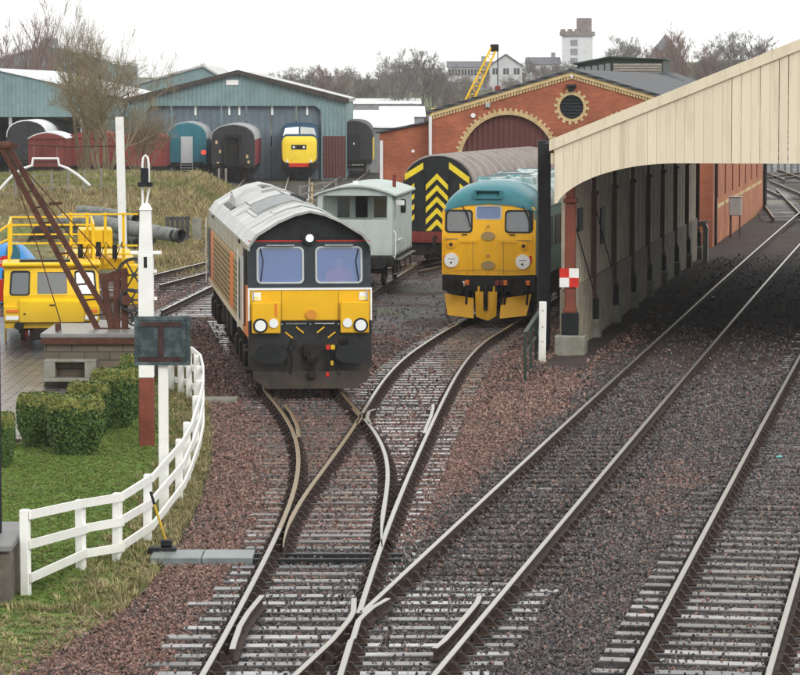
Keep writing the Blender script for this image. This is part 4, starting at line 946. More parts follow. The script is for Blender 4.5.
Rz66 = Matrix.Rotation(A66, 3, 'Z')
dr = skin_person('person', J, E_, jac, G(310, 391, RT) + Rz66 @ Vector((.66, .62, 1.98)), A66, 'driver in orange jacket seated behind the right windscreen of the freight locomotive')
hair = MB()
MB().loft([[(.095 * r_ * math.cos(t), -.01 + .11 * r_ * math.sin(t), .80 + z_) for t in [2 * math.pi * i / 12 for i in range(12)]] for r_, z_ in ((1.0, .0), (1.0, .05), (.75, .1), (.3, .13))]).build('hair', M('brown_hair', (.06, .035, .02), .7), dr, 40)
st_ = empty('driver_seat', G(310, 391, RT) + Rz66 @ Vector((.66, .82, 1.3)), A66, 'dark seat behind the driver in the freight locomotive cab', 'seat')
MB().cbox(-.24, .24, -.3, .22, .5, .6, .03).build('cushion', black, st_); MB().cbox(-.24, .24, .2, .3, .6, 1.25, .03).build('backrest', black, st_); MB().tube([(0, 0, 0), (0, 0, .5)], .06, 8).build('pedestal', black, st_)

# ===== yellow-nosed blue diesel
L26 = empty('diesel_locomotive', p26, -A26, 'diesel locomotive with flat yellow front, turquoise blue roof and three cab windows', 'locomotive')
teal = M('turquoise_blue_paint', (.045, .19, .225), .38, .12, 1.2, .05); tealside = grime(M('grey_green_blue_side', (.10, .22, .22), .45, .15, 1.2, .05), (.1, .09, .07), 1.7, .8, .7)
H2 = 1.29
def bow(x, y, z):                           # face bowed slightly in plan and raked above the waist
    return (x, y + .10 * (x / H2) ** 2 + max(0, z - 2.25) * .16, z)
def bow_grid(outline, holes, y0, y1): return MB().plate(outline, holes, y0, y1, bow)
def dens(l, n=3):
    o = []
    for i in range(len(l)):
        a, b = l[i], l[(i + 1) % len(l)]
        for k in range(n): o.append((a[0] + (b[0] - a[0]) * k / n, a[1] + (b[1] - a[1]) * k / n))
    return o
wins = [rrect(-1.19, -.46, 2.46, 3.05, .1), rrect(-.35, .34, 2.82, 3.17, .07), rrect(.47, 1.2, 2.46, 3.05, .1)]
face = dens([(-H2, 1.3), (-.6, 1.28), (0, 1.28), (.6, 1.28), (H2, 1.3), (H2, 3.02), (1.24, 3.14), (.65, 3.26), (0, 3.3), (-.65, 3.26), (-1.24, 3.14), (-H2, 3.02)], 2)
bow_grid(face, wins, 0, .08).build('cab_front', yellow, L26)
wint = M('cab_dark_lining', (.10, .10, .10), .7)
MB().box(-1.2, 1.2, 1.5, 1.56, 1.3, 3.3).build('cab_bulkhead', M('cab_cream_lining', (.45, .44, .40), .7), L26); MB().cbox(-1.1, 1.1, .35, .8, 1.3, 2.55, .03).build('desk', wint, L26)
for k, (l, nm) in enumerate(zip(wins, ('windscreen', 'headcode_window', 'windscreen'))):
    cx = sum(p[0] for p in l) / len(l); cz = sum(p[1] for p in l) / len(l)
    bow_grid([(cx + (p[0] - cx) * 1.06, cz + (p[1] - cz) * 1.07) for p in l], [[(cx + (p[0] - cx) * .94, cz + (p[1] - cz) * .93) for p in l]], -.012, .03).build('window_rubber', black if k != 1 else MATS['grey_rubber'], L26)
    ws = bow_grid([(cx + (p[0] - cx) * .97, cz + (p[1] - cz) * .97) for p in l], [], .02, .035).build(nm, (dirtyglass, cabglass, glassm)[k], L26)
    if k != 1: MB().tube([bow(cx + .1, -.03, cz + .42), bow(cx + .28, -.03, cz + .02)], .014, 5).tube([bow(cx + .2, -.035, cz + .28), bow(cx + .32, -.035, cz - .15)], .016, 5).build('wiper', black, ws)
# domed roof end, then roof run
def roofsec(y, w, zc, zs, zbot, n=14):
    return [(-w, y, zbot)] + [(w * math.sin(math.pi * (i / n - .5)) , y, zs + (zc - zs) * max(0, math.cos(math.pi * (i / n - .5))) ** .75) for i in range(n + 1)] + [(w, y, zbot)]
def ftop(x): return np.interp(abs(x), (0, .65, 1.2, 1.29), (3.29, 3.24, 3.1, 3.0)) + .005
def domesec(y, zc, zs, n=20, w=1.29):
    up_ = [(w * (2 * i / n - 1), zs + (zc - zs) * max(0, 1 - abs(2 * i / n - 1) ** 2.4) ** (.6 if y > .15 else 1)) for i in range(n + 1)]
    return [(x_, y + (.10 * (x_ / H2) ** 2 if y < .5 else 0), max(z_, ftop(x_) + .004)) for x_, z_ in up_] + [(x_, y + (.10 * (x_ / H2) ** 2 if y < .5 else 0), ftop(x_) - .06) for x_, z_ in reversed(up_)]
MB().loft([domesec(.12, 3.34, 3.02), domesec(.2, 3.52, 3.06), domesec(.4, 3.68, 3.08), domesec(.9, 3.79, 3.1), domesec(2.2, 3.84, 3.12)]).build('roof_dome', teal, L26, 50)
hc = MB().plate(rrect(-.42, .38, 3.37, 3.62, .05), [rrect(-.34, .3, 3.41, 3.585, .03)], .07, .6).build('horn_recess', teal, L26)
MB().box(-.34, .3, .35, .4, 3.4, 3.6).build('recess_back', black, hc)
snowroof = M('frosty_blue_roof', (.62, .66, .66), .6, .2, 1.2, .1, col2=(.10, .24, .26), ramp=(.42, .6))
MB().loft([roofsec(2.21, 1.29, 3.84, 3.12, 3.0), roofsec(15.4, 1.29, 3.84, 3.12, 3.0)]).build('roof', snowroof, L26, 50)
for y0, y1, x0, x1 in ((3, 4.6, -.7, .1), (3.2, 4.4, .35, .9), (5.4, 7.4, -.6, .6), (8.6, 9.6, -.8, -.1), (8.6, 10.8, .2, .8), (12, 14, -.6, .6)):
    hm = MB().cbox(x0, x1, y0, y1, 3.6, 3.9, .03).build('roof_hatch', snowroof, L26); MB().box(x0 + .1, x1 - .1, y0 + .12, y1 - .12, 3.903, 3.91).build('hatch_mesh', gdark, hm)
MB().loft([[(x_, y_, z_) for x_, z_ in ((-H2, 1.15), (-H2, 3.05), (H2, 3.05), (H2, 1.15))] for y_ in (1.56, 15.4)]).build('body', tealside, L26)
for s in (-1, 1): MB().loft([[(s * H2, y_, z_) for z_ in (1.28, 3.05)] + [(s * (H2 - .05), y_, z_) for z_ in (3.05, 1.28)] for y_ in (.185, 1.555)]).build('cab_side', yellow if s < 0 else tealside, L26)
for k in range(5):
    for s in (-1, 1): MB().cbox(min(s * 1.292, s * 1.31), max(s * 1.292, s * 1.31), 3 + k * 2.3, 4.6 + k * 2.3, 1.9, 2.75, .01).build('side_grille', gdark, L26)
# face details
for x_, zz in ((-1.02, 1.69), (.95, 1.66)):
    d_ = MB().disc(bow(x_, -.0, zz), .2, (0, -1, 0), .05, 24).build('marker_disc', white, L26, 40); MB().disc(Vector(bow(x_ - .01, -.052, zz - .07)), .03, (0, -1, 0), .006, 10).build('disc_pin', black, d_)
    MB().box(x_ - .1, x_ + .1, bow(x_, -.056, 0)[1], bow(x_, -.052, 0)[1], zz + .03, zz + .045).build('disc_print', M('print_blue', (.15, .25, .4), .5) if 'print_blue' not in MATS else MATS['print_blue'], d_)
for x_, zz in ((-1.03, 2.12), (.97, 2.09)):
    l_2 = MB().disc(bow(x_, 0, zz), .1, (0, -1, 0), .05, 16).build('marker_lamp', yellow, L26, 40); MB().disc(bow(x_, -.052, zz), .055, (0, -1, 0), .01, 12).build('lens', rust, l_2)
    MB().box(x_ - .2, x_ + .2, -.02 + bow(x_, 0, 0)[1], bow(x_, 0, 0)[1], zz + .14, zz + .165).build('lamp_rain_strip', gold, L26)
for zz in (2.36, 1.56): MB().disc((0, .01, zz), .19, (0, -1, 0), .045, 20, .12).build('headcode_stub', gold, L26); MB().cbox(-.03, .03, -.06, .0, zz + .24, zz + .3, .005).build('lamp_iron', gold, L26)
for s in (-1, 1):
    MB().tube([bow(s * 1.2, -.0, 2.36), bow(s * 1.2, -.06, 2.34), bow(s * 1.2, -.06, 1.95), bow(s * 1.2, -.0, 1.93)], .013, 6).build('grab_rail', yellow, L26, 40)
    MB().tube([bow(s * .35, -.0, 2.2), bow(s * .35, -.05, 2.2), bow(s * .75, -.05, 2.2), bow(s * .75, -.0, 2.2)], .012, 6).build('grab_rail', yellow, L26, 40)
    MB().box(s * .42 - .004, s * .42 + .004, .003 - .01, .012, 1.32, 2.24).build('panel_joint', gold, L26)
for k in range(9): MB().disc(bow(-1.12 + k * .28, .0, 1.34), .016, (0, -1, 0), .012, 8).build('bolt', gold, L26)
MB().box(-1.2, 1.2, -.006, .006, 1.42, 1.428).build('panel_joint', gold, L26)
for x_ in (-.66, .66): MB().box(x_ - .08, x_ + .08, -.01 + bow(x_, 0, 0)[1], bow(x_, 0, 0)[1] + .005, 2.38, 2.41).build('vent_slot', black, L26)
for x_ in (-1.2, 1.16): MB().box(x_ - .035, x_ + .035, .06, .09, 1.62, 1.82).build('label_plate', redpaint, L26)
MB().box(-1.27, 1.27, .02, .3, .85, 1.27).build('buffer_beam', black, L26)
for s in (-1, 1):
    b1 = MB().tube([(s * .86, .1, 1.02), (s * .86, -.5, 1.02)], [.17, .12], 14).build('buffer', black, L26, 40); MB().disc((s * .86, -.5, 1.02), .25, (0, -1, 0), .06, 22).build('buffer_head', underframe, b1, 40)
    x0, x1 = (s * 1.2, s * .38)
    MB().loft([[(x0, y0 + .1, .78), (x1, y0, .66), (x1 - s * .02, y0 - .18, .12), (x0 - s * .12, y0 - .12, .2)] for y0 in (-.15, -.11)]).build('snowplough', yellow, L26)
MB().loft([[(-.32, y0, .85), (.28, y0, .85), (.26, y0, .18), (.05, y0 - .1, .06), (-.3, y0, .16)] for y0 in (-.28, -.24)]).build('centre_plough', yellow, L26)
for x_, m_ in ((-.55, orange), (.28, maroon), (.5, orange), (.42, maroon), (1.12, orange)):
    h_ = MB().tube([(x_, -.0, 1.1), (x_, -.22, 1.08), (x_, -.24, .8), (x_ - .03, -.2, .5)], .032, 8).build('air_hose', black, L26, 40); MB().cbox(x_ - .06, x_ + .06, -.3, -.16, 1.02, 1.16, .015).build('cock', m_, h_)
MB().cbox(-.72, -.62, -.2, -.08, .98, 1.12, .01).build('tail_bracket', white, L26)
MB().tube([(-.02, -.05, 1.0), (-.02, -.38, .9), (-.02, -.4, .35)], .06, 8).build('coupling', underframe, L26)
for s in (-.22, .2): MB().bar((s, -.3, 1.0), (s, -.3, .5), .05).build('guard_iron', yellow, L26)
for y0 in (1.2, 11.0):
    bg_ = MB().cbox(-1.15, -1.0, y0, y0 + 3.4, .4, .8, .03).cbox(1.0, 1.15, y0, y0 + 3.4, .4, .8, .03).build('bogie', underframe, L26)
    for k in range(2): wheelset(L26, y0 + .6 + k * 2.2, .5)
MB().cbox(-1.15, 1.15, 5.4, 10.2, .4, 1.14, .06).build('underfloor_tanks', underframe, L26)

# ===== grey green brake van
bvp = G(355, 288, RT); ABV = R(5.2)
BV = empty('brake_van', bvp, -ABV, 'pale grey green goods brake van with open veranda and step boards', 'brake van')
vang = grime(M('pale_grey_green_paint', (.43, .49, .465), .6, .08, 2, .1), (.2, .2, .17), 1.5, .9, .4)
HB = 1.2
MB().plate([(-HB, 1.05), (HB, 1.05), (HB, 2.98), (-HB, 2.98)], [[(-HB + .16, 2.2), (HB - .16, 2.2), (HB - .16, 2.96), (-HB + .16, 2.96)]], 0, .07).build('veranda_end', vang, BV)
for k in range(10): MB().box(-1.0, 1.0, -.012, -.002, 1.1 + k * .1, 1.105 + k * .1) if False else None
BL = 7.0; VY = 1.7
def arcroof(y, dz=0, w=1.33, n=10): return [(w * (2 * i / n - 1), y, 3.0 + dz + .3 * (1 - (2 * i / n - 1) ** 2)) for i in range(n + 1)] + [(w * (1 - 2 * i / n), y, 2.94 + dz + .3 * (1 - (1 - 2 * i / n) ** 2)) for i in range(n + 1)]
MB().loft([arcroof(-.12), arcroof(BL + .12)]).build('roof', vang, BV, 30)
MB().plate([(HB * (2 * i / 8 - 1), 2.98 + .27 * (1 - (2 * i / 8 - 1) ** 2)) for i in range(9)], [], -.001, .06).build('end_arch', vang, BV)
cabp = MB().plate([(-HB + .07, 1.05), (HB - .07, 1.05), (HB - .07, 2.95), (-HB + .07, 2.95)], [[(-.75, 2.2), (-.35, 2.2), (-.35, 2.85), (-.75, 2.85)], [(-.16, 1.15), (.24, 1.15), (.24, 2.88), (-.16, 2.88)], [(.45, 2.2), (.85, 2.2), (.85, 2.85), (.45, 2.85)]], VY, VY + .06).build('cabin_end', vang, BV)
for x0, x1, z0_ in ((-.75, -.35, 2.2), (.45, .85, 2.2)):
    MB().box(x0, x1, VY + .02, VY + .03, 2.2, 2.85).build('window', glassm, BV)
dv = MB().box(-.16, .24, VY + .02, VY + .05, 1.15, 2.2).build('door', vang, BV); MB().box(-.1, .18, VY + .012, VY + .019, 1.95, 2.15).build('door_light', glassm, dv)
for s in (-1, 1):
    MB().loft([[(s * HB, y_, z_) for z_ in (1.05, 2.96)] + [(s * (HB - .06), y_, z_) for z_ in (2.96, 1.05)] for y_ in (VY, BL)]).build('side', vang, BV)
    MB().loft([[(s * HB, y_, z_) for z_ in (1.05, 2.1)] + [(s * (HB - .06), y_, z_) for z_ in (2.1, 1.05)] for y_ in (.62, VY - .003)]).build('side_low', vang, BV)
    for k in range(8): MB().box(min(s * (HB + .002), s * (HB + .03)), max(s * (HB + .002), s * (HB + .03)), .08 + k * .95, .15 + k * .95, 1.0, 2.95 if k not in (1,) else 2.1).build('stanchion', vang, BV)
    MB().cbox(min(s * 1.2, s * 1.42), max(s * 1.2, s * 1.42), .2, BL - .2, .42, .47, .01).build('step_board', MATS['wet_grey_sleeper'], BV)
    MB().cbox(min(s * 1.22, s * 1.4), max(s * 1.22, s * 1.4), .5, BL - .5, .86, .9, .01).build('step_board', MATS['wet_grey_sleeper'], BV)
    for k in range(4): MB().bar((s * 1.25, .6 + k * 1.9, .44), (s * 1.15, .6 + k * 1.9, 1.05), .05).build('step_hanger', black, BV)
    MB().tube([(s * 1.26, .12, .95), (s * 1.3, .12, 1.1), (s * 1.3, .12, 1.75), (s * 1.22, .12, 1.85)], .022, 6).build('handrail', white, BV); MB().tube([(s * 1.29, .9, 1.5), (s * 1.29, VY + .9, 1.5)], .02, 6).build('handrail', white, BV)
    if s > 0: MB().cbox(1.21, 1.36, 2.9, 3.2, 2.3, 2.75, .02).build('lookout', black, BV); MB().cbox(1.22, 1.5, 1.0, 1.05, 2.62, 2.78, .01).build('mirror', white, BV)
MB().box(-HB, HB, BL - .06, BL, 1.05, 2.96).build('far_end', vang, BV); MB().box(-HB, HB, .075, BL - .07, .98, 1.05).build('floor', wint, BV)
MB().box(-1.2, 1.2, -.03, BL, .72, .975).build('underframe', underframe, BV)
for s in (-.86, .86): q_ = MB().tube([(s, -.03, .85), (s, -.45, .85)], .1, 12).build('buffer', black, BV, 40); MB().disc((s, -.45, .85), .2, (0, -1, 0), .05, 18).build('buffer_head', black, q_, 40)
for y_ in (1.6, 5.4): wheelset(BV, y_, .46)
MB().disc((-.1, 1.2, 3.28), .09, (0, 0, 1), .12, 10).build('roof_vent', white, BV); MB().tube([(.95, 3.4, 3.1), (.95, 3.4, 3.55)], .06, 8).build('stove_pipe', maroon, BV)
sid_bv = empty('railway_siding', (0, 0, 0), kind='structure')
def straight_track(t, p, ang, y0, y1, mat, slp=None):
    d = Vector((math.sin(ang), math.cos(ang), 0)); nr = Vector((math.cos(ang), -math.sin(ang), 0)); p = Vector(p); p.z = RT
    for s in (-1, 1): rail_obj([p + d * y0 + nr * s * .7525, p + d * (y0 + y1) / 2 + nr * s * .7525, p + d * y1 + nr * s * .7525], mat, t)
    if slp:
        s = y0
        while s < y1: q = p + d * s; sleeper(t, q - nr * 1.27, q + nr * 1.27, SZ - .02, wood, (), False); s += slp
straight_track(sid_bv, bvp, ABV, -9, 34, dull_rail)

# ===== hooded wagon with chevron end
hwp = G(437, 262, RT); AHW = R(14)
HG = empty('hooded_wagon', hwp, -AHW, 'wagon with black and yellow chevron end and ribbed pale grey round hood', 'wagon')
wasp = M('wasp_yellow', (.75, .58, .03), .5, .1, 3)
def hoodsec(y, sc_, n=16): return [(-1.3 * sc_, y, 1.15)] + [(1.3 * sc_ * math.cos(math.pi * (1 - i / n)), y, 2.75 + 1.16 * sc_ * math.sin(math.pi * i / n) ** .9) for i in range(n + 1)] + [(1.3 * sc_, y, 1.15)]
MB().loft([hoodsec(0, 1), hoodsec(.25, 1)]).build('end_bulkhead', black, HG, 40)
hood = M('ribbed_grey_hood', (.32, .285, .265), .35, .12, 2, .05)
hb = MB(); secs = [];
yy = .252
while yy < 17: secs += [hoodsec(yy, .93), hoodsec(yy + .03, 1.06), hoodsec(yy + .16, 1.06), hoodsec(yy + .2, .93), hoodsec(yy + 1.3, .93)]; yy += 1.34
hb.loft(secs).build('hood', hood, HG)
def chev(x0, x1, zc, h, drop, m=wasp): MB().loft([[(x0, y_, zc - drop), (x0, y_, zc - drop + h), (x1, y_, zc + h), (x1, y_, zc)] for y_ in (-.035, -.002)]).build('chevron_bar', m, HG)
for k in range(5):
    zc = 3.06 - k * .42
    for s in (-1, 1): chev(s * .42, 0.0, zc, .2, .42)
for s in (-1, 1):
    for k in range(4): chev(s * 1.28, s * .86, 2.72 - k * .38, .18, .36)
    chev(s * 1.22, s * .52, 3.42, .24, .42) if s < 0 else chev(s * 1.22, s * .46, 3.44, .24, .55)
for s in (-1, 1): MB().box(s * .45 - .02, s * .45 + .02, -.05, -.003, 1.2, 3.3).build('door_edge', black, HG)
MB().box(-1.32, 1.32, -.1, 17, .8, 1.148).build('underframe', underframe, HG)
MB().box(-1.25, 1.25, -.22, -.103, .72, 1.12).build('buffer_beam', maroon, HG)
for s in (-.87, .87): q_ = MB().tube([(s, -.22, .95), (s, -.7, .95)], .12, 12).build('buffer', maroon, HG, 40); MB().cbox(s - .28, s + .28, -.78, -.7, .75, 1.15, .03).build('buffer_head', maroon, q_)
MB().tube([(0, -.25, .95), (0, -.5, .85), (0, -.5, .4)], .06, 8).build('coupling', underframe, HG)
for y_ in (1.8, 3.6, 13, 14.8): wheelset(HG, y_, .46)
MB().cbox(-1.1, 1.1, -.1, 1.6, .25, .79, .03).build('bogie', underframe, HG)
straight_track(sid_bv, hwp, AHW, -6, 12, dull_rail)

# ===== stock outside the far shed
def far_coach(px, Y, name, label, endm, roofm, sidem, cat='coach', wide=2.74, L=19, h=3.75, door=None, lamp=False, rust_=False, steps=False):
    x_ = at(px, 180, Y).x; e = empty(name, (x_, Y, RT), 0, label, cat); hw_ = wide / 2
    def cs(y, i=0.0, n=12): return [(-hw_ + i + .04, y, .95)] + [(-hw_ + i, y, 1.6), (-hw_ + i, y, 2.6)] + [((hw_ - i) * math.cos(math.pi * (1 - k / n)), y, 2.75 + (h - i - 2.75) * math.sin(math.pi * k / n) ** .8) for k in range(n + 1)] + [(hw_ - i, y, 2.6), (hw_ - i, y, 1.6), (hw_ - i - .04, y, .95)]
    MB().loft([cs(0, .06), cs(.1, .0), cs(.4)]).build('end', endm, e, 40)
    MB().loft([[(p[0] * 1.0, p[1], p[2]) for p in cs(y_)] for y_ in (.402, L)]).build('body', sidem, e, 40)
    MB().loft([[((hw_ + .02) * math.cos(math.pi * (1 - k / 12)), y_, 2.78 + (h + .02 - 2.75) * math.sin(math.pi * k / 12) ** .8) for k in range(13)] + [((hw_ - .03) * math.cos(math.pi * (k / 12)), y_, 2.76 + (h - .04 - 2.75) * math.sin(math.pi * k / 12) ** .8) for k in range(13)] for y_ in (.05, L)]).build('roof', roofm, e, 40)
    MB().box(-hw_ + .1, hw_ - .1, 0, L, .75, .95).build('underframe', underframe, e); MB().box(-1.2, 1.2, -.05, .1, .78, 1.12).build('buffer_beam', underframe, e)
    for s in (-.87, .87): MB().tube([(s, -.05, .95), (s, -.55, .95)], .16, 12).build('buffer', underframe, e)
    for y_ in (1.5, 4.0): wheelset(e, y_, .46)
    if door is not None: MB().box(-.42, .42, -.12, -.003, 1.05, 2.95).build('gangway_door', door, e)
    return e
bluec = M('rail_blue_paint', (.03, .15, .20), .45, .15, 1.5); darkc = M('faded_black_paint', (.03, .03, .033), .6, .3, 2); grey_roof = M('grey_coach_roof', (.35, .36, .37), .6, .2, 2)
palegrey = M('pale_grey_panel', (.45, .48, .50), .6, .1)
c1 = far_coach(187, 236, 'blue_coach', 'blue coach end with pale gangway door and red tail lamp', bluec, grey_roof, bluec, door=palegrey, wide=2.9, h=3.95)
MB().disc((1.2, .0, 1.82), .17, (0, -1, 0), .06, 14).build('tail_lamp', redlamp, c1)
for k in range(5): MB().box(-.4, .4, -.2, -.16, .1 + k * .2, .14 + k * .2).build('ladder_rung', steel, c1)
for s in (-.42, .42): MB().bar((s, -.18, 0), (s, -.18, 1.05), .05).build('ladder_side', steel, c1)
MB().cbox(-1.02, -.9, .02, .06, 2.95, 3.15, .01).build('lamp', white, c1); MB().box(-1.0, -.5, .03, .055, 1.55, 1.62).build('lettering_line', white, c1)
c2 = far_coach(233, 232, 'maroon_coach', 'dark coach with black gangway end and maroon side', darkc, grey_roof, M('maroon_coach_side', (.22, .03, .05), .45), wide=3.1, h=3.85)
gw = MB().plate(rrect(-.62, .62, .95, 3.15, .2), [rrect(-.45, .45, 1.05, 2.95, .15)], -.35, -.0).build('gangway', black, c2); MB().box(-.45, .45, -.06, -.02, 1.05, 2.95).build('gangway_door', underframe, gw)
for x_, zz in ((-1.15, 2.6), (-.9, 1.95), (-1.05, 1.1), (1.0, 1.6), (1.1, 1.2)): MB().cbox(x_ - .08, x_ + .08, -.05, .05, zz - .12, zz + .12, .01).build('end_fitting', buff, c2)
MB().box(-1.35, 1.3, .02, .055, 2.82, 2.86).build('end_rail', maroon, c2)
c4 = far_coach(354, 246, 'black_van', 'plain black coach end with arched gangway beside the running shed', darkc, darkc, darkc, 'coach', wide=2.75, h=3.9)
MB().plate(rrect(-.5, .5, 1.0, 3.0, .2), [], -.3, -.0).build('gangway', black, c4); MB().cbox(-.05, .05, -.36, -.303, 2.2, 2.35, .01).build('lamp_iron', white, c4)
sl_ = MB().box(1.37, 1.42, 2, 12, 1.0, 2.6).build('yellow_side_band', wasp, c4)
gx = at(266, 180, 243); e = empty('grey_container', (gx.x, 243, 0), 0, 'pale grey panel van with dark slanted windows between coach and yellow nosed locomotive', 'van')
MB().cbox(-.75, .75, 0, 3.5, .1, 2.3, .05).build('body', palegrey, e); MB().loft([[(-.75, .0, 2.3), (.75, 0, 2.3), (.72, .5, 3.05), (-.72, .5, 3.05)], [(-.75, 3.4, 2.3), (.75, 3.4, 2.3), (.72, 3.3, 3.05), (-.72, 3.3, 3.05)]]).build('cab', black, e)
for s in (-.7, 0, .7): MB().bar((s, -.02, 2.3), (s * .97 + .15, .46, 3.06), .08).build('window_pillar', white, e)
# blunt nosed yellow fronted express locomotive
dx = at(299, 180, 238); DL = empty('express_locomotive', (dx.x, 238, RT), 0, 'express diesel locomotive with blunt yellow nose outside the running shed', 'locomotive')
dblue = M('dark_blue_paint', (.02, .06, .11), .4, .15)
def nose(y, hw_, z0, z1, r=.3): return [(p[0], y, p[1]) for p in rrect(-hw_, hw_, z0, z1, r, 4)]
MB().loft([nose(0, 1.18, 1.0, 2.72, .38), nose(.12, 1.25, .98, 2.84, .4), nose(1.5, 1.27, .98, 2.92, .4)]).build('nose', M('lemon_yellow_paint', (.80, .58, .03), .4, .08), DL, 50)
MB().loft([nose(1.502, 1.33, .95, 2.9, .3), nose(1.9, 1.33, .95, 3.55, .55), nose(2.4, 1.33, .95, 3.85, .6), nose(20, 1.33, .95, 3.85, .6)]).build('body', dblue, DL, 50)
for s in (-1, 1): MB().loft([[(s * .06, 1.56, 2.95), (s * 1.2, 1.56, 2.95), (s * 1.05, 1.80, 3.5), (s * .06, 1.82, 3.6)], [(s * .06, 1.6, 2.95), (s * 1.2, 1.6, 2.95), (s * 1.05, 1.9, 3.5), (s * .06, 1.92, 3.6)]]).build('cab_window', lens if s < 0 else palegrey, DL)
hp = MB().cbox(-.55, .55, -.04, .02, 1.98, 2.32, .05).build('headcode_panel', black, DL)
for s in (-.36, .36): MB().disc((s, -.042, 2.15), .085, (0, -1, 0), .015, 14).build('marker_dot', white, hp)
MB().box(-1.0, 1.0, -.1, .1, .72, 1.0).build('buffer_beam', redpaint, DL); MB().box(-1.25, 1.25, .1, 19, .5, .95).build('underframe', underframe, DL)
for s in (-.87, .87): MB().tube([(s, -.1, .86), (s, -.6, .86)], .18, 12).build('buffer', underframe, DL)
for s in (-1, 1): MB().cbox(s * .85 - .08, s * .85 + .08, -.06, .01, 1.05, 1.25, .01).build('lamp', white, DL)
for y_ in (1.2, 3.2): wheelset(DL, y_, .5)
for px, Y in ((187, 236), (233, 232), (299, 238), (354, 246)):
    t = empty('railway_siding', (0, 0, 0), kind='structure'); straight_track(t, (at(px, 180, Y).x, Y, 0), R(-1.5 if px < 300 else 1.2), -58 if px > 280 else -30, 14, bright_rail)
# red vans by the left shed
redvan = ribbed('faded_red_boarding', (.21, .045, .04), 'Z', 5.5, .75, .2, .006); redvan2 = ribbed('faded_red_planks', (.20, .05, .042), 'X', 5.5, .8, .25, .008)
def red_van(px0, px1, Y, L, rz, label, m, steps=0):
    x0, x1 = px_x(px0, Y), px_x(px1, Y); e = empty('goods_van', ((x0 + x1) / 2, Y, RT), rz, label, 'goods van', 'red goods vans in the left yard'); h = (x1 - x0) / 2
    zt = 2.95
    MB().box(-h, h, 0, L, .95, zt).build('body', m, e)
    n = 8; MB().loft([[(h * 1.03 * (2 * i / n - 1), y_, zt + .42 * (1 - (2 * i / n - 1) ** 2)) for i in range(n + 1)] + [(h * 1.03 * (1 - 2 * i / n), y_, zt - .05) for i in (0, n)] for y_ in (-.08, L)]).build('roof', frost if steps else redvan, e, 40)
    MB().plate([(h * (2 * i / n - 1), zt - .06 + .40 * (1 - (2 * i / n - 1) ** 2)) for i in range(n + 1)], [], -.09, -.02).build('end_arch', m, e)
    for s in (-.97, -.33, .33, .97): MB().box(h * s - .04, h * s + .04, -.06, -.003, .95, zt).build('end_stanchion', m, e)
    MB().box(-h, h, -.02, L, .7, .945).build('underframe', underframe, e)
    for y_ in (1.0, L - 1.0): wheelset(e, y_, .45)
    return e
red_van(124, 165, 231, 5.5, 0, 'red goods van end with curved roof next to the blue coach', redvan)
red_van(66, 122, 233, 5.5, 0, 'faded red boarded goods van behind the big bare tree', redvan)
red_van(28, 66, 229, 6, 0, 'faded red planked goods van with frosted roof at far left', redvan2, 1)
lc = far_coach(27, 245, 'cream_coach', 'dark coach with cream end standing inside the left carriage shed', darkc, frost, M('cream_coach_side', (.62, .6, .52), .6), wide=3.0, h=4.0)
# ---------------------------------------------------------------- left foreground: fence, signs, crane, machine
fence = empty('white_fence', (0, 0, 0), 0, 'white timber three rail fence curving along the lawn edge', 'fence')
FP = [(26, 597, 508), (81, 571, 503), (117, 563, 494), (147.5, 541, 486), (179, 500, 445), (187.5, 480, 435), (196, 456, 412), (199.5, 437, 398), (199.5, 420, 385), (197, 407, 374), (189, 398, 367), (181, 394, 362), (171, 391, 359)]
posts = []
for i, (x_, yb, yt) in enumerate(FP):
    q = G(x_, yb, 0.0); hgt = min(1.25, max(.98, (yb - yt) * q.y / F)) if i < 6 else 1.08
    posts.append((Vector((q.x, q.y, 0)), hgt))
for i, (q, hgt) in enumerate(posts):
    d = (posts[min(i + 1, len(posts) - 1)][0] - posts[max(0, i - 1)][0]); a = math.atan2(d.y, d.x)
    o = MB().cbox(-.06, .06, -.06, .06, -.25, hgt, .012).build('post', oldwhite, fence); o.location = q; o.rotation_euler = (random.gauss(0, .012), random.gauss(0, .012), a)
for i in range(len(posts) - 1):
    (a, ha), (b_, hb_) = posts[i], posts[i + 1]; d = (b_ - a).normalized(); nr = Vector((d.y, -d.x, 0)) * .08
    if nr.y > 0 and i < 4: nr = -nr
    for fz in (.95, .60, .24):
        j = random.gauss(0, .01)
        MB().bar(a + nr + Vector((0, 0, ha * fz + j)) - d * .05, b_ + nr + Vector((0, 0, hb_ * fz - j)) + d * .05, .035, .115).build('rail', oldwhite, fence)
# tall signal post
q = G(147, 447, 0); sp3 = empty('signal_post', (q.x, q.y, 0), 0, 'tall white signal post with red brown base and looped lamp bracket on the lawn', 'signal post')
MB().cbox(-.135, .135, -.135, .135, -.2, 1.28, .015).build('base_section', columnred, sp3); MB().cbox(-.135, .135, -.135, .135, 1.283, 3.55, .012).build('post', white, sp3)
MB().loft([[(-w_, -w_, z_), (w_, -w_, z_), (w_, w_, z_), (-w_, w_, z_)] for w_, z_ in ((.122, 3.553), (.10, 4.35), (.12, 4.352), (.06, 4.47))]).build('post_top', white, sp3)
MB().cbox(-.28, .28, -.1, .1, 3.54, 3.60, .01).build('cross_arm', white, sp3); MB().box(-.03, .03, -.14, -.136, 3.3, 3.5).build('slot', black, sp3)
for k in (2.1, 2.7, 3.2): MB().cbox(.136, .2, -.03, .03, k, k + .06, .005).build('step', white, sp3)
lp = [(-.055, 0, 4.4), (-.055, 0, 5.18), (-.04, 0, 5.3), (.0, 0, 5.35), (.045, 0, 5.3), (.06, 0, 5.18), (.06, 0, 4.72), (.02, 0, 4.5), (.02, 0, 4.4)]
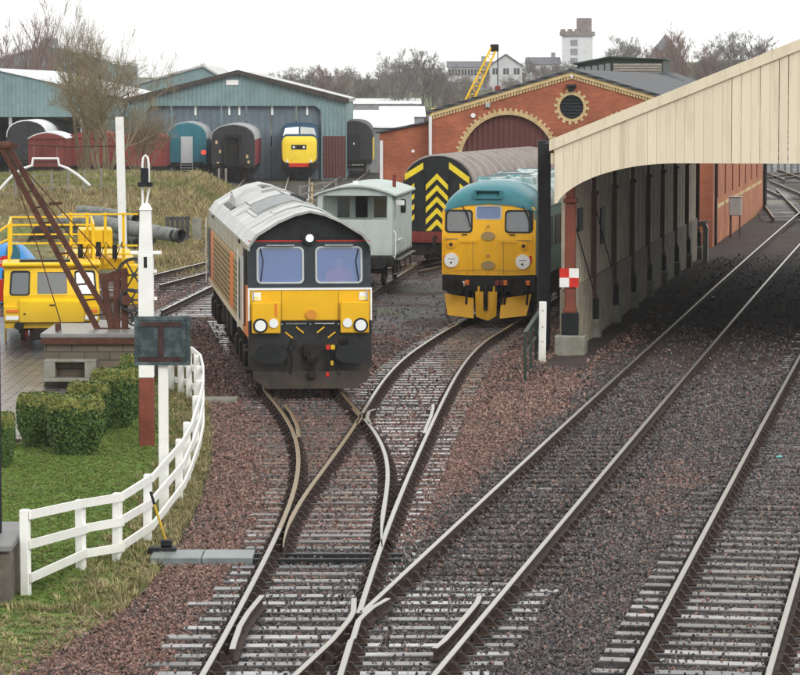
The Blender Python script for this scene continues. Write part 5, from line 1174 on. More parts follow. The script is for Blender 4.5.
MB().tube(lp, .022, 8).build('lamp_bracket', white, sp3, 50); MB().cbox(-.08, .06, -.12, .1, 4.85, 5.12, .02).cbox(-.13, .13, -.14, .12, 4.78, 4.86, .01).build('lamp', black, sp3)
# dark board seen from behind on its own white post
q = G(164, 514, 0); bd = empty('line_side_sign', (q.x, q.y, 0), 0, 'square dark weathered sign back with rusty T bracket on a white post', 'sign')
MB().cbox(-.075, .075, -.075, .075, -.2, 2.32, .012).build('post', oldwhite, bd)
boardm = M('blue_black_flaking_paint', (.035, .05, .055), .6, .4, 5, .3, 30, col2=(.13, .17, .18), ramp=(.45, .75))
MB().cbox(-.43, .43, -.13, -.085, 2.32, 3.07, .008).build('board', boardm, bd)
rb = M('rust_brown_bracket', (.055, .03, .028), .8, .4, 6, .3)
MB().box(-.33, .3, -.155, -.132, 2.92, 2.985).build('bracket', rb, bd); MB().box(-.06, .02, -.152, -.1325, 2.45, 2.918).build('bracket', rb, bd); MB().box(-.36, .3, -.155, -.132, 2.38, 2.448).build('bracket', rb, bd)
MB().plate([(-.43, 2.32), (.43, 2.32), (.43, 3.07), (-.43, 3.07)], [[(-.37, 2.375), (.37, 2.375), (.37, 3.01), (-.37, 3.01)]], -.145, -.1305).build('rim', boardm, bd)
# point lever and grey cover
q = G(168, 555, 0); lv_ = empty('point_lever', (q.x, q.y, 0), 0, 'yellow hand point lever on a black box beside the turnout', 'lever')
MB().cbox(-.28, .12, -.12, .12, -.05, .12, .02).cbox(-.1, .06, -.08, .08, .12, .22, .02).build('lever_box', black, lv_)
MB().tube([(-.02, 0, .18), (-.19, 0, .72)], .018, 8).build('lever', machine_yellow, lv_); MB().tube([(-.19, 0, .722), (-.24, 0, .90)], .02, 8).build('grip', black, lv_)
a = G(203, 554, .06); o = empty('point_rod_cover', (a.x, a.y, 0), 0, 'flat grey steel cover plates over the point rodding', 'cover')
for s in (-.36, .36): MB().cbox(s - .355, s + .355, -.42, .42, -.05, .065, .01).build('plate', M('grey_green_steel', (.17, .20, .20), .35, .2, 4, .1) if 'grey_green_steel' not in MATS else MATS['grey_green_steel'], o)
for k, yy in enumerate((SWY + .25, SWY - .25)):
    o = MB().cbox(f_sl(yy) - .55, f_sr(yy) + .3, yy - .06, yy + .06, -.03, .03, .01).build('point_rod', black); tag(o, ('farther' if k == 0 else 'nearer') + ' black stretcher rod across the turnout by the grey cover', 'rod', 'stretcher rods')
    o.location.z = .015
# pale walkway board
q = G(214, 400, 0); o = MB().cbox(-.38, .5, -.3, .3, -.08, .05, .01).build('walkway_slab', concrete); o.location = (q.x, q.y, 0); tag(o, 'pale concrete slab on the ballast by the far end of the fence', 'slab')
# scraps lying on the ballast
for px, py, nm, m_, lab in ((713, 297, 'plastic_scrap', white, 'tiny white scrap between the rails under the canopy'), (779, 457, 'plastic_scrap', M('turquoise_plastic', (.1, .45, .45), .4), 'turquoise plastic scrap on the ballast at the right edge'), (642, 613, 'orange_rag', rust, 'small rusty orange rag on a sleeper end of the right track')):
    q = G(px, py, .05); o = MB().loft([[(-.05, y_, .0), (.06, y_, .005), (.04, y_ + .02, .022), (-.03, y_, .018)] for y_ in (-.05, .03, .07)]).build(nm, m_); o.location = q; tag(o, lab, 'litter')
# near left platform corner with dark post
pc = empty('platform_corner', (0, 0, 0), 0, 'stone platform corner with slab coping at the lower left edge', 'platform')
a = G(15, 598, 0); MB().cbox(a.x - 2.2, a.x, a.y - .6, a.y + 1.6, -.2, .68, .03).build('masonry', darkstone, pc); MB().cbox(a.x - 2.3, a.x + .03, a.y - .66, a.y + 1.64, .683, .78, .02).build('coping', M('slab_grey', (.17, .17, .17), .5, .2), pc)
q = G(0, 531, 0); o = MB().tube([(0, 0, -.1), (0, 0, 2.5)], .035, 8).build('lamp_standard', black); o.location = (at(-1, 500, a.y + .5).x, a.y + .5, .78); tag(o, 'thin black post standing on the platform corner at left edge', 'post')
# loading gauge: white post and hanging white arch
lgp = G(124, 282, 0); LG = empty('loading_gauge', (lgp.x, lgp.y, 0), 0, 'tall white loading gauge post with white arched gauge bar over the left siding', 'loading gauge')
Yg = lgp.y
def lx(px, py): p = at(px, py, Yg); return (p.x - lgp.x, 0, p.z)
b = MB(); b.bar(lx(124, 282), lx(119.5, 117), .27, .22); b.build('post', oldwhite, LG)
gp = [lx(*p) for p in ((-1, 190), (6, 182), (14, 174), (23, 168.5), (32, 165.5), (33, 158.5), (58, 158.5), (59, 165), (68, 168.5), (78, 175), (85, 181), (90, 185.5))]
MB().tube(gp, .05, 6).build('gauge_bar', white, LG)
wm_ = M('thin_wire', (.25, .25, .25), .5)
MB().tube([lx(119, 146), lx(70, 147), lx(20, 145)], .014, 5).build('support_arm', black, LG)
for p in ((34, 158), (57, 158)): MB().tube([lx(p[0], 146), lx(*p)], .008, 4).build('hanger_wire', wm_, LG)
MB().tube([lx(58, 162), lx(30, 162)], .02, 5).build('cross_rod', black, LG)
MB().tube([lx(121, 205), lx(128, 212), lx(128, 240), lx(124, 262)], .012, 5).build('cable', black, LG)
# rusty hand crane on its stone base
CB = G(88, 386, 0); Yc = CB.y + 1.1
base = empty('crane_plinth', (0, 0, 0), 0, 'dark stone loading bank with slab top under the rusty crane', 'plinth')
x0 = at(43, 386, CB.y).x; x1 = at(150, 386, CB.y).x
MB().cbox(x0, x1, CB.y + .12, CB.y + 3.2, -.2, .98, .03).build('masonry', oldbrick, base); MB().cbox(x0 - .06, x1 + .06, CB.y + .02, CB.y + 3.3, 1.06, 1.16, .015).build('slab', M('wet_slab', (.20, .20, .195), .3, .2), base)
MB().cbox(x0 - .04, x1 + .05, CB.y - .0, CB.y + .115, .92, 1.055, .01).build('edge_girder', rust, base)
MB().cbox(x0 + .05, x0 + 1.25, CB.y - .35, CB.y + .1, .12, .2, .01).cbox(x0 + .05, x0 + .3, CB.y - .3, CB.y + .1, .2, .55, .01).cbox(x0 + .95, x0 + 1.2, CB.y - .3, CB.y + .1, .2, .55, .01).cbox(x0 + .05, x0 + 1.2, CB.y - .3, CB.y + .1, .55, .6, .01).build('bench_step', concrete, base)
cr = empty('hand_crane', (0, 0, 0), 0, 'rusty brown iron hand crane with raised lattice jib', 'crane')
Yj = CB.y + 1.5
def jp(px, py, dy=0): p = at(px, py, Yj + dy); return Vector((p.x, p.y, p.z))
foot = jp(108, 331); tip = jp(2, 146)
for s in (-1, 1):
    f1, t1 = foot + Vector((s * .21, 0, 0)), tip + Vector((s * .08 + .05, 0, 0))
    MB().bar(f1, t1, .12, .15, (0, 1, 0)).build('jib_beam', rust, cr)
for k in range(1, 12):
    t = k / 12; MB().bar(foot.lerp(tip, t) + Vector((-.17 + .12 * t, 0, 0)), foot.lerp(tip, t) + Vector((.17 - .06 * t, 0, .03)), .04).build('jib_batten', rust, cr)
MB().tube([tip + Vector((-.1, 0, .0)), tip + Vector((.2, 0, 0))], .11, 12).build('jib_sheave', rust, cr); MB().cbox(tip.x - .02, tip.x + .35, Yj - .06, Yj + .06, tip.z - .05, tip.z + .07, .01).build('jib_head', rust, cr)
for a_, b_ in ((jp(104, 282), jp(112, 331)), (jp(117, 271), jp(117, 331)), (jp(124, 271), jp(125, 331))): MB().bar(a_, b_, .14, .16).build('frame_upright', rust, cr)
MB().bar(jp(100, 280), jp(128, 272), .1, .2).build('frame_head', rust, cr); MB().bar(jp(100, 331), jp(130, 331), .2, .14).build('frame_foot', rust, cr); MB().bar(jp(103, 300), jp(127, 300), .06, .1).build('frame_tie', rust, cr)
def gear(c, r, w_, name='gear_wheel'):
    b = MB(); n = 26
    b.plate(circ(c.x, c.z, r, n), [circ(c.x, c.z, r * .82, n)], c.y - w_, c.y + w_)
    for k in range(6): t = math.pi * k / 3; b.bar(c, c + Vector((math.cos(t) * r * .85, 0, math.sin(t) * r * .85)), .035, .035, (0, 1, 0))
    b.tube([c - Vector((0, w_ * 2, 0)), c + Vector((0, w_ * 2, 0))], .06, 10)
    return b.build(name, gdark, cr)
gear(jp(134, 275, .1), .40, .04); gear(jp(131, 300, -.15), .26, .05); gear(jp(134, 318, .12), .18, .05, 'pinion')
MB().tube([jp(126, 300, -.3), jp(126, 300, .5)], .12, 12).build('winding_drum', rust, cr)
for a_, b_ in (((3, 145), (117, 271)), ((3, 145), (104, 280))): MB().tube([jp(*a_), jp((a_[0] + b_[0]) / 2, (a_[1] + b_[1]) / 2 + 1), jp(*b_)], .015, 5).build('stay_rod', rust, cr)
MB().bar(jp(49, 204), jp(62, 203), .05, .07).build('jib_bracket', rust, cr)
MB().tube([jp(5, 150, -.2), jp(30, 222, -.3), jp(60, 320, -.7), jp(62, 347, -.9)], .014, 5).build('hoist_rope', rust, cr); MB().cbox(jp(62, 350).x - .05, jp(62, 350).x + .05, Yj - 1.0, Yj - .85, 1.17, 1.35, .02).build('hook_block', rust, cr)

# yellow on-track machine
mp = G(52, 343, RT); TM = empty('track_machine', mp, R(6), 'yellow engineering track machine with sloping cab windows and railed top platform', 'rail vehicle')
mppm = F / mp.y; TM.scale = (.94, 1, .75)
HM = 1.28
def mrake(x, y, z): return (x * (1 - .05 * max(0, z - 1.75)), y + max(0, z - 1.6) * .22 + .05 * x * x, z)
mw = [rrect(-1.1, -.6, 1.62, 2.4, .08), rrect(-.42, .45, 1.62, 2.4, .03), rrect(.65, 1.18, 1.62, 2.4, .08)]
MB().plate(dens([(-HM, .95), (HM, .95), (HM, 2.55), (-HM, 2.55)], 4), mw, 0, .06, mrake).build('cab_front', machine_yellow, TM)
mint = M('machine_grey_lining', (.25, .26, .24), .7)
for k, l in enumerate(mw):
    cx = sum(p[0] for p in l) / len(l); cz = sum(p[1] for p in l) / len(l)
    MB().plate([(cx + (p[0] - cx) * 1.08, cz + (p[1] - cz) * 1.06) for p in l], [[(cx + (p[0] - cx) * .92, cz + (p[1] - cz) * .94) for p in l]], -.015, .02, mrake).build('window_rubber', black if k != 1 else machine_yellow, TM)
    MB().plate([(cx + (p[0] - cx) * .97, cz + (p[1] - cz) * .97) for p in l], [], .02, .03, mrake).build('window', (glassm, dirtyglass, glassm)[k], TM)
MB().box(-1.2, 1.2, 1.9, 1.96, .95, 2.55).build('cab_bulkhead', mint, TM); MB().box(-1.2, 1.2, .3, 1.9, .95, 1.0).build('cab_floor', mint, TM); MB().cbox(-.3, .3, 1.0, 1.4, 1.0, 1.9, .05).build('seat', MATS['dark_blue_grey_paint'], TM)
for s in (-1, 1):
    MB().loft([[(s * HM * .99, y_, z_) for z_ in (.95, 2.54)] + [(s * HM * .95, y_, z_) for z_ in (2.54, .95)] for y_ in (.3, 2.0)]).build('cab_side', machine_yellow, TM)
    wv = MB().cbox(min(s * 1.272, s * 1.285), max(s * 1.272, s * 1.285), .75, 1.6, 1.6, 2.35, .004).build('side_window', glassm, TM)
MB().cbox(-1.32, 1.32, .1, 2.05, 2.55, 2.68, .04).build('cab_roof', machine_yellow, TM)
MB().loft([[(-.85, y_, z_) for y_, z_ in ((-.0, 1.5), (-.12, 1.4), (-.14, .72), (.2, .72))], [(.85, y_, z_) for y_, z_ in ((-.0, 1.5), (-.12, 1.4), (-.14, .72), (.2, .72))]]).build('nose_panel', machine_yellow, TM)
MB().cbox(-.06, .08, -.16, -.135, 1.27, 1.31, .005).build('handle', black, TM); MB().disc((-.72, -.145, 1.0), .03, (0, -1, 0), .02, 10).build('bolt', rust, TM)
for s in (-1, 1):
    bx_ = MB().cbox(s * 1.05 - .22, s * 1.05 + .22, -.06, .1, .72, 1.25, .02).build('lamp_panel', machine_yellow, TM); MB().cbox(s * 1.05 - .17, s * 1.05 + .17, -.085, -.062, .78, .93, .01).build('headlamp', lens, bx_); MB().cbox(s * 1.05 - .16, s * 1.05 + .16, -.085, -.062, 1.03, 1.13, .01).build('indicator', orange, bx_)
MB().box(-1.25, 1.25, .02, 9, .5, .94).build('frame', machine_yellow, TM); MB().cbox(-.5, .5, -.1, 1.2, .12, .49, .03).build('axle_frame', underframe, TM)
for y_ in (1.0, 7.2): wheelset(TM, y_, .42)
for s in (-.87, .87): MB().tube([(s, -.0, .6), (s, -.3, .6)], .13, 10).build('buffer', black, TM)
MB().cbox(-1.2, 1.2, 2.06, 9, .95, 2.2, .05).build('engine_house', machine_yellow, TM)
MB().cbox(-.85, .5, .6, 1.2, 2.69, 2.75, .01).build('roof_grille', black, TM)
# railed working platform on top
ry = [1.6, 3.2, 5.0, 6.8]
rail_m = machine_yellow
for s in (-1, 1):
    xs_ = s * 1.15
    for y_ in ry: MB().bar((xs_, y_, 2.6), (xs_, y_, 3.9), .06).build('rail_post', rail_m, TM)
    for z_ in (3.25, 3.88): MB().bar((xs_, ry[0], z_), (xs_, ry[-1], z_), .055).build('guard_rail', rail_m, TM)
for y_ in (1.6, 6.8):
    for z_ in (3.25, 3.88): MB().bar((-1.15, y_, z_), (1.15, y_, z_), .055).build('guard_rail', rail_m, TM)
MB().bar((-1.15, 1.6, 3.88), (-1.9, 1.2, 3.3), .055).build('guard_rail', rail_m, TM); MB().bar((-1.9, 1.2, 3.3), (-1.9, 1.2, 2.9), .055).build('guard_rail', rail_m, TM); MB().bar((-1.15, 1.6, 3.4), (-1.9, 1.2, 3.0), .05).build('guard_rail', rail_m, TM)
MB().cbox(.75, 1.7, 3.4, 5.4, 2.95, 3.6, .04).build('platform_box', machine_yellow, TM)
for x_ in (.55, 1.0, 1.5, 2.0): MB().bar((x_, 3.35, 2.4), (x_, 3.35, 4.2), .08).build('platform_post', rail_m, TM)
for z_ in (2.75, 3.05, 4.15): MB().bar((.3, 3.3, z_), (2.4, 3.3, z_), .06).build('platform_rail', rail_m, TM)
for k in range(4): MB().tube([(.4 + .45 * k, 3.1, 2.5), (.6 + .45 * k, 3.0, 3.2), (.9 + .35 * k, 3.0, 3.0)], .02, 5).build('hydraulic_hose', black, TM)
MB().cbox(2.0, 2.4, 3.0, 3.6, 1.0, 2.4, .03).build('stabiliser_leg', machine_yellow, TM)
for x_, z_ in ((.8, 2.9), (1.3, 2.95), (1.75, 2.85)): MB().tube([(x_, 3.0, z_ - .25), (x_, 3.0, z_ + .25)], .07, 8).build('ram', black, TM)
MB().cbox(.4, 2.3, 3.6, 8.5, 2.2, 2.6, .03).build('deck', machine_yellow, TM)
# STOP disc, red buffer stop, blue sheeted heap behind
q = at(5, 262, mp.y + 3); o = empty('stop_sign', (q.x, mp.y + 3, 0), 0, 'round red STOP disc at the left edge beside the yellow machine', 'sign')
MB().disc((0, 0, q.z), .17, (0, -1, 0), .02, 24).build('disc', redpaint, o, 40); text('STOP', .12, (0, -.024, q.z), (math.pi / 2, 0, 0), white, o); MB().bar((0, .02, -.1), (0, .02, q.z), .05).build('pole', machine_yellow, o)
q = G(-2, 333, 0); o = empty('buffer_stop', (q.x, mp.y + 5, 0), 0, 'red painted buffer stop half hidden behind the yellow machine', 'buffer stop')
for s in (-.8, .8): MB().bar((s, 0, -.1), (s, 0, 1.55), .16).build('upright', redpaint, o); MB().bar((s, .1, 1.4), (s, 1.8, 0), .12).build('raker', redpaint, o)
MB().cbox(-1.25, 1.25, -.16, -.085, .9, 1.5, .02).build('beam', redpaint, o)
tarp = M('blue_tarpaulin', (.03, .22, .55), .35, .15, 2, .25, 6)
def heap(name, px0, px1, pyt, Y, dep, mat, label, cat, zb=-.1):
    x0, x1 = px_x(px0, Y), px_x(px1, Y); zt = at(0, pyt, Y).z; b = MB(); nx, ny = 22, 12; cx = (x0 + x1) / 2; hw_ = (x1 - x0) / 2
    for j in range(ny + 1):
        for i in range(nx + 1):
            u, v = 2 * i / nx - 1, 2 * j / ny - 1; h = (1 - abs(u) ** 2.6) * (1 - abs(v) ** 3)
            b.v.append((u * hw_, v * dep, zb + (zt - zb) * (h * .9 + .1 * h * noise.noise((u * 3, v * 3, 1)) + .04 * h * math.sin(9 * u))))
    for j in range(ny):
        for i in range(nx): a = j * (nx + 1) + i; b.f.append((a, a + 1, a + nx + 2, a + nx + 1))
    o = b.build(name, mat, None, 70); o.location = (cx, Y, 0); tag(o, label, cat); return o
heap('tarpaulin_heap', -34, 50, 236, 104, 1.6, tarp, 'heap under bright blue tarpaulin behind the yellow machine', 'tarpaulin')
q = at(12, 256, 100); o = MB().disc((0, 0, q.z), .2, (0, -1, 0), .5, 20, .42).build('blue_drum', bluec); o.location = (q.x, 100.5, 0); tag(o, 'dark blue drum end in front of the blue tarpaulin', 'drum')
MB().cbox(-.3, .3, -.6, .1, -.3, q.z - .43, .03).build('stand', underframe, o)
# long tapered pipe on the bank and dark crates
pipeg = M('grey_lagged_pipe', (.22, .23, .225), .7, .3, 3, .4, 12, col2=(.11, .115, .10), ramp=(.4, .7))
a, b_ = at(62, 221, 137), at(181, 236, 128); o = empty('grey_pipe', (0, 0, 0), 0, 'long tapered grey pipe lying on the grass bank', 'pipe')
MB().tube([a, at(84, 220, 136), at(130, 228, 132), b_], [.30, .32, .30, .26], 16, False).build('barrel', pipeg, o, 50); MB().tube([at(70, 229, 137.6), at(110, 233, 134), at(150, 240, 131)], [.26, .27, .25], 12, False).build('barrel', pipeg, o, 50); MB().tube([at(80, 210, 137.2), at(108, 213, 135.4), at(136, 219, 133)], [.2, .22, .2], 12, False).build('barrel', pipeg, o, 50)
MB().tube([b_ + Vector((-.12, .07, 0)), b_ + Vector((.0, .0, .0))], [.268, .27], 16, False).build('socket', gdark, o, 40); MB().tube([b_ + Vector((-.3, .2, 0)), b_ + Vector((-.28, .18, 0))], .25, 16).build('plug', gdark, o, 40)
for t in (.25, .7): c_ = a.lerp(b_, t); MB().cbox(c_.x - .4, c_.x + .4, c_.y - .4, c_.y + .4, -.3, c_.z - .3, .03).build('bearer', underframe, o)
q = at(178, 230, 140); o = empty('timber_crate', (q.x, 140, bank_h(q.x, 140)), R(4), 'dark slatted timber crate standing in the dry grass', 'crate')
for k in range(5): MB().box(-.52 + k * .21, -.36 + k * .21, -.02, .02, .05, 1.05).build('slat', darkwood, o)
for z_ in (.1, .9): MB().box(-.54, .52, .021, .07, z_, z_ + .12).build('batten', darkwood, o)
MB().box(.6, 1.0, .1, .14, .05, 1.0).build('slat', concrete, o)
q = at(62, 215, 142); o = heap('scrap_heap', 26, 60, 222, 138, 1.2, underframe, 'dark scrap heap left of the grey pipe on the bank', 'scrap heap', .1)
# wire fence on the bank
wf = empty('wire_fence', (0, 0, 0), 0, 'thin post and wire fence across the dry grass bank', 'fence'); prev = None
pm_ = M('grey_fence_post', (.22, .21, .19), .85, .2)
for px in (-4, 15, 33, 51, 68, 84, 101): 
    Yk = 172 + px * .05; x_ = px_x(px, Yk); z_ = bank_h(x_, Yk); MB().bar((x_, Yk, z_ - .2), (x_, Yk, z_ + 1.35), .11).build('post', pm_, wf); p = Vector((x_, Yk, z_))
    if prev is not None:
        for hh in (.5, .9, 1.25): MB().tube([prev + Vector((0, 0, hh)), p + Vector((0, 0, hh))], .012, 4).build('wire', wm_, wf)
    prev = p
for px, py, hh in ((212, 192, 1.2), (219, 190, 1.4), (226, 188, 1.3)):
    q = G(px, py, 0); o = MB().bar((0, 0, -.2), (0, 0, hh), .14).build('timber_post', pm_); o.location = (q.x, q.y, 0); tag(o, {212: 'left', 219: 'middle', 226: 'right'}[px] + ' one of three short timber posts before the maroon coach', 'post', 'timber posts by the dry grass')
# wooden gate-like railings in the middle yard
wr = empty('yard_railing', (0, 0, 0), 0, 'weathered post and rail yard railing behind the freight locomotive roof', 'railing'); prev = None
for px, py in ((300, 204), (312, 201), (324, 199), (336, 197)):
    q = G(px, py + 6, 0); MB().bar((q.x, q.y, -.1), (q.x, q.y, 1.35), .12).build('post', buff if px == 312 else pm_, wr)
    if prev is not None:
        for hh in (.35, .8, 1.2): MB().bar(prev + Vector((0, 0, hh)), q + Vector((0, 0, hh + .05)), .06, .09).build('rail', pm_, wr)
    prev = q
# yellow crane boom beyond the brick shed
Yb = 176; bm_ = empty('mobile_crane', (px_x(472, Yb), Yb, 0), 0, 'yellow mobile crane boom rising behind the brick gable', 'crane'); ox = px_x(472, Yb)
def bpx(px, py): p = at(px, py, Yb); return Vector((p.x - ox, 0, p.z))
A_, B_ = bpx(464, 112), bpx(494, 48); dirb = (B_ - A_).normalized(); nb = Vector((dirb.z, 0, -dirb.x))
for s in (-1, 1):
    for yy in (-.2, .2): MB().bar(A_ + nb * .22 * s + Vector((0, yy, 0)), B_ + nb * .14 * s + Vector((0, yy, 0)), .09).build('boom_chord', machine_yellow, bm_)
Lb = (B_ - A_).length
for k in range(16):
    t0_, t1_ = k / 16, (k + 1) / 16; s = 1 if k % 2 else -1; MB().bar(A_.lerp(B_, t0_) + nb * .2 * s, A_.lerp(B_, t1_) - nb * .2 * s, .05).build('boom_lacing', machine_yellow, bm_)
MB().cbox(B_.x - .2, B_.x + .25, -.25, .25, B_.z - .2, B_.z + .2, .05).build('boom_head', underframe, bm_)
MB().tube([B_ + Vector((.2, 0, 0)), B_ + Vector((.2, 0, -2.0))], .03, 5).build('hoist_rope', black, bm_); MB().cbox(B_.x + .05, B_.x + .35, -.15, .15, B_.z - 2.5, B_.z - 2.0, .04).build('hook_block', maroon, bm_)
MB().cbox(-2.6, 1.6, -1.2, 1.2, .6, 2.4, .1).build('carrier', machine_yellow, bm_); MB().cbox(-2.2, -.6, -1.1, 1.1, 2.4, A_.z + .2, .08).build('cab', machine_yellow, bm_)
for x_ in (-1.9, .8):
    for s in (-1, 1): MB().tube([(x_, s * 1.0, .5), (x_, s * 1.3, .5)], .55, 18).build('wheel', black, bm_)
# ---------------------------------------------------------------- scattered stuff: ballast stones, grass
rng = np.random.default_rng(5)
def src(name, mb, mat):                     # instance source, not linked to the scene
    return bpy.data.objects.new(name, mb.mesh(name, mat))
def scatter(name, P, rot, scl, idx, sources, label):
    me = bpy.data.meshes.new(name); n = len(P); me.vertices.add(n); me.vertices.foreach_set('co', np.asarray(P, dtype=np.float32).ravel())
    a = me.attributes.new('rot', 'FLOAT_VECTOR', 'POINT'); a.data.foreach_set('vector', np.asarray(rot, dtype=np.float32).ravel())
    a = me.attributes.new('scl', 'FLOAT_VECTOR', 'POINT'); a.data.foreach_set('vector', np.asarray(scl, dtype=np.float32).ravel())
    a = me.attributes.new('idx', 'INT', 'POINT'); a.data.foreach_set('value', np.asarray(idx, dtype=np.int32))
    o = link(bpy.data.objects.new(name, me)); tag(o, label, name.split('_')[-1], None, 'stuff')
    ng = bpy.data.node_groups.new(name, 'GeometryNodeTree'); ng.interface.new_socket('Geometry', in_out='INPUT', socket_type='NodeSocketGeometry'); ng.interface.new_socket('Geometry', in_out='OUTPUT', socket_type='NodeSocketGeometry')
    N = ng.nodes; L = ng.links; gi = N.new('NodeGroupInput'); go = N.new('NodeGroupOutput'); ip = N.new('GeometryNodeInstanceOnPoints'); jn = N.new('GeometryNodeJoinGeometry')
    for s in reversed(sources):
        oi = N.new('GeometryNodeObjectInfo'); oi.inputs['Object'].default_value = s; oi.inputs['As Instance'].default_value = True; L.new(oi.outputs['Geometry'], jn.inputs[0])
    def attr(nm, t):
        k = N.new('GeometryNodeInputNamedAttribute'); k.data_type = t; k.inputs['Name'].default_value = nm; return k.outputs[0]
    ip.inputs['Pick Instance'].default_value = True
    L.new(gi.outputs[0], ip.inputs['Points']); L.new(jn.outputs[0], ip.inputs['Instance']); L.new(attr('idx', 'INT'), ip.inputs['Instance Index'])
    er = N.new('FunctionNodeEulerToRotation'); L.new(attr('rot', 'FLOAT_VECTOR'), er.inputs[0]); L.new(er.outputs[0], ip.inputs['Rotation']); L.new(attr('scl', 'FLOAT_VECTOR'), ip.inputs['Scale'])
    L.new(ip.outputs[0], go.inputs[0]); md = o.modifiers.new('scatter', 'NODES'); md.node_group = ng; return o
def stone(seed):
    r_ = random.Random(seed); bm = bmesh.new()
    for _ in range(9):
        v = Vector((r_.gauss(0, 1), r_.gauss(0, 1), r_.gauss(0, 1))).normalized() * r_.uniform(.42, .58); bm.verts.new((v.x, v.y * .85, v.z * .7))
    bmesh.ops.convex_hull(bm, input=bm.verts); bm.verts.index_update(); b = MB(); b.add([v.co for v in bm.verts], [[v.index for v in f.verts] for f in bm.faces]); bm.free(); return b
red_st = [M('stone_red', (.20, .108, .086), .5, .25, 6, .2, 40, rnd=.3), M('stone_pink', (.27, .175, .148), .5, .25, 6, .2, 40, rnd=.3), M('stone_brown', (.115, .072, .062), .45, .3, 6, .2, 40, rnd=.3)]
gry_st = [M('stone_grey', (.085, .078, .078), .45, .25, 6, .2, 40, rnd=.3), M('stone_dark', (.048, .045, .046), .4, .3, 6, .2, 40, rnd=.4), M('stone_pale', (.155, .138, .132), .45, .25, 6, .2, 40, rnd=.3)]
RS = [src('red_stone', stone(i), red_st[i % 3]) for i in range(6)]; GS = [src('grey_stone', stone(20 + i), gry_st[i % 3]) for i in range(6)]
yg = np.linspace(10, 160, 1501)
RAILS = [np.array([f(v) for v in yg]) for f in (f_sl, f_sr, f_wl, f_wr, f_2l, f_2r, f_3l, f_3r)]
RNG = [(0, 200), (0, 200), (SWY, 200), (SWY, 200), (0, 200), (0, 200), (0, 200), (0, 200)]
def railx(k, y): return np.interp(y, yg, RAILS[k])
LP = np.array(LAWN)
def in_lawn(x, y): return in_poly(x, y, LP)
def in_poly(x, y, LP):
    c = np.zeros(len(x), bool)
    for i in range(len(LP)):
        a, b = LP[i], LP[i - 1]; k = (a[1] > y) != (b[1] > y)
        with np.errstate(divide='ignore', invalid='ignore'): xi = (b[0] - a[0]) * (y - a[1]) / (b[1] - a[1]) + a[0]
        c ^= k & (x < xi)
    return c
SPOLY = np.array(SETT)
def npn(x, y, s, k=0):                       # cheap smooth noise
    return (np.sin(x * s + 1.3 * k) * np.cos(y * s * .8 + k) + .6 * np.sin(x * s * 2.3 + y * s * 1.7 + k) + .4 * np.cos(x * s * .9 - y * s * 2.9 + 2 * k)) / 2
def make_ballast(y0, y1, dens, s0, s1):
    n = int(dens * (y1 - y0) * (.27 * (y0 + y1) / 2 + 3)); y = rng.uniform(y0, y1, n); x = (rng.uniform(-.5, .5, n)) * (.27 * y + 3)
    keep = (~in_lawn(x, y) | ((y < 41.5) & (rng.random(n) < .25))) & ~in_poly(x, y, SPOLY) & ~(in_poly(x, y, np.array(TARM)) & (rng.random(n) < .8))
    sn = 4.2 + (y - 80.6) * math.tan(A9)
    keep &= ~((y > 78) & (np.abs(x - sn) < .5))
    for k in range(8):
        keep &= ~((np.abs(x - railx(k, y)) < .085) & (y > RNG[k][0]))
    # on sleepers only a few stones lie
    SB = sorted(SLEEPER_BOXES, key=lambda s: s[1]); sy = np.array([s[1] for s in SB]); on = np.zeros(n, bool)
    for d in range(-3, 4):
        i = np.clip(np.searchsorted(sy, y) + d, 0, len(SB) - 1); bx = np.array([(s[0], s[1], s[2]) for s in SB])[i]
        on |= (np.abs(x - bx[:, 0]) < bx[:, 2] + .02) & (np.abs(y - bx[:, 1]) < .15)
    # how much the sleepers are buried
    t2 = (x > railx(4, y) - .9) & (x < railx(5, y) + .9); t3 = (x > railx(6, y) - .8) & (x < railx(7, y) + .8)
    bury = np.where(t2, np.clip((y - 40) / 12, 0, .55), np.where(t3, np.clip((y - 46) / 14, 0, .5), np.clip((y - 50) / 25, 0, .16)))
    bury = np.where(t2 & (npn(x, y, .9, 2) > .55), bury * .4, bury)
    keep &= ~on | (rng.random(n) < .06 + .55 * bury)
    # left siding ground is thinner
    keep &= ~((y > 74) & (rng.random(n) < .35))
    keep &= ~((y > 76) & (x > railx(4, y) - 1.6) & (rng.random(n) < .75))
    x, y, on, bury, t2, t3 = (q[keep] for q in (x, y, on, bury, t2, t3)); n = len(x)
    z = np.where(on, SZ + .012, np.where(((y < 47) & (x > railx(0, y) - .9) & (x < railx(5, y) + .7)) | ((y < 88) & (x > railx(0, y) - .7) & (x < railx(1, y) + .5)), -.03, -.034) + .035 * bury + np.where(x > railx(4, y) - 1.3, .05 * np.clip((y - 62) / 10, 0, 1), 0) + rng.normal(0, .012, n))
    red = 1.0 - 1.25 * np.clip((x - (railx(4, y) - 1.0)) / .9, 0, 1) + .45 * npn(x, y, .5, 4) - .75 * ((x > railx(0, y) - .5) & (x < railx(1, y)) & (y < 47)) - .25 * ((x > railx(0, y)) & (x < railx(1, y))) 
    red += .7 * np.exp(-((x - (railx(5, y) + railx(6, y)) / 2) ** 2) / .5 - ((y - 56) / 5) ** 2)
    isred = rng.random(n) < np.clip(red, .10, .95)
    sc_ = rng.uniform(s0, s1, n); sc3 = np.stack([sc_ * rng.uniform(.8, 1.25, n), sc_ * rng.uniform(.8, 1.2, n), sc_ * rng.uniform(.7, 1.1, n)], 1)
    rot = rng.uniform(0, 6.28, (n, 3)); P = np.stack([x, y, z], 1)
    return P, rot, sc3, rng.integers(0, 6, n), isred
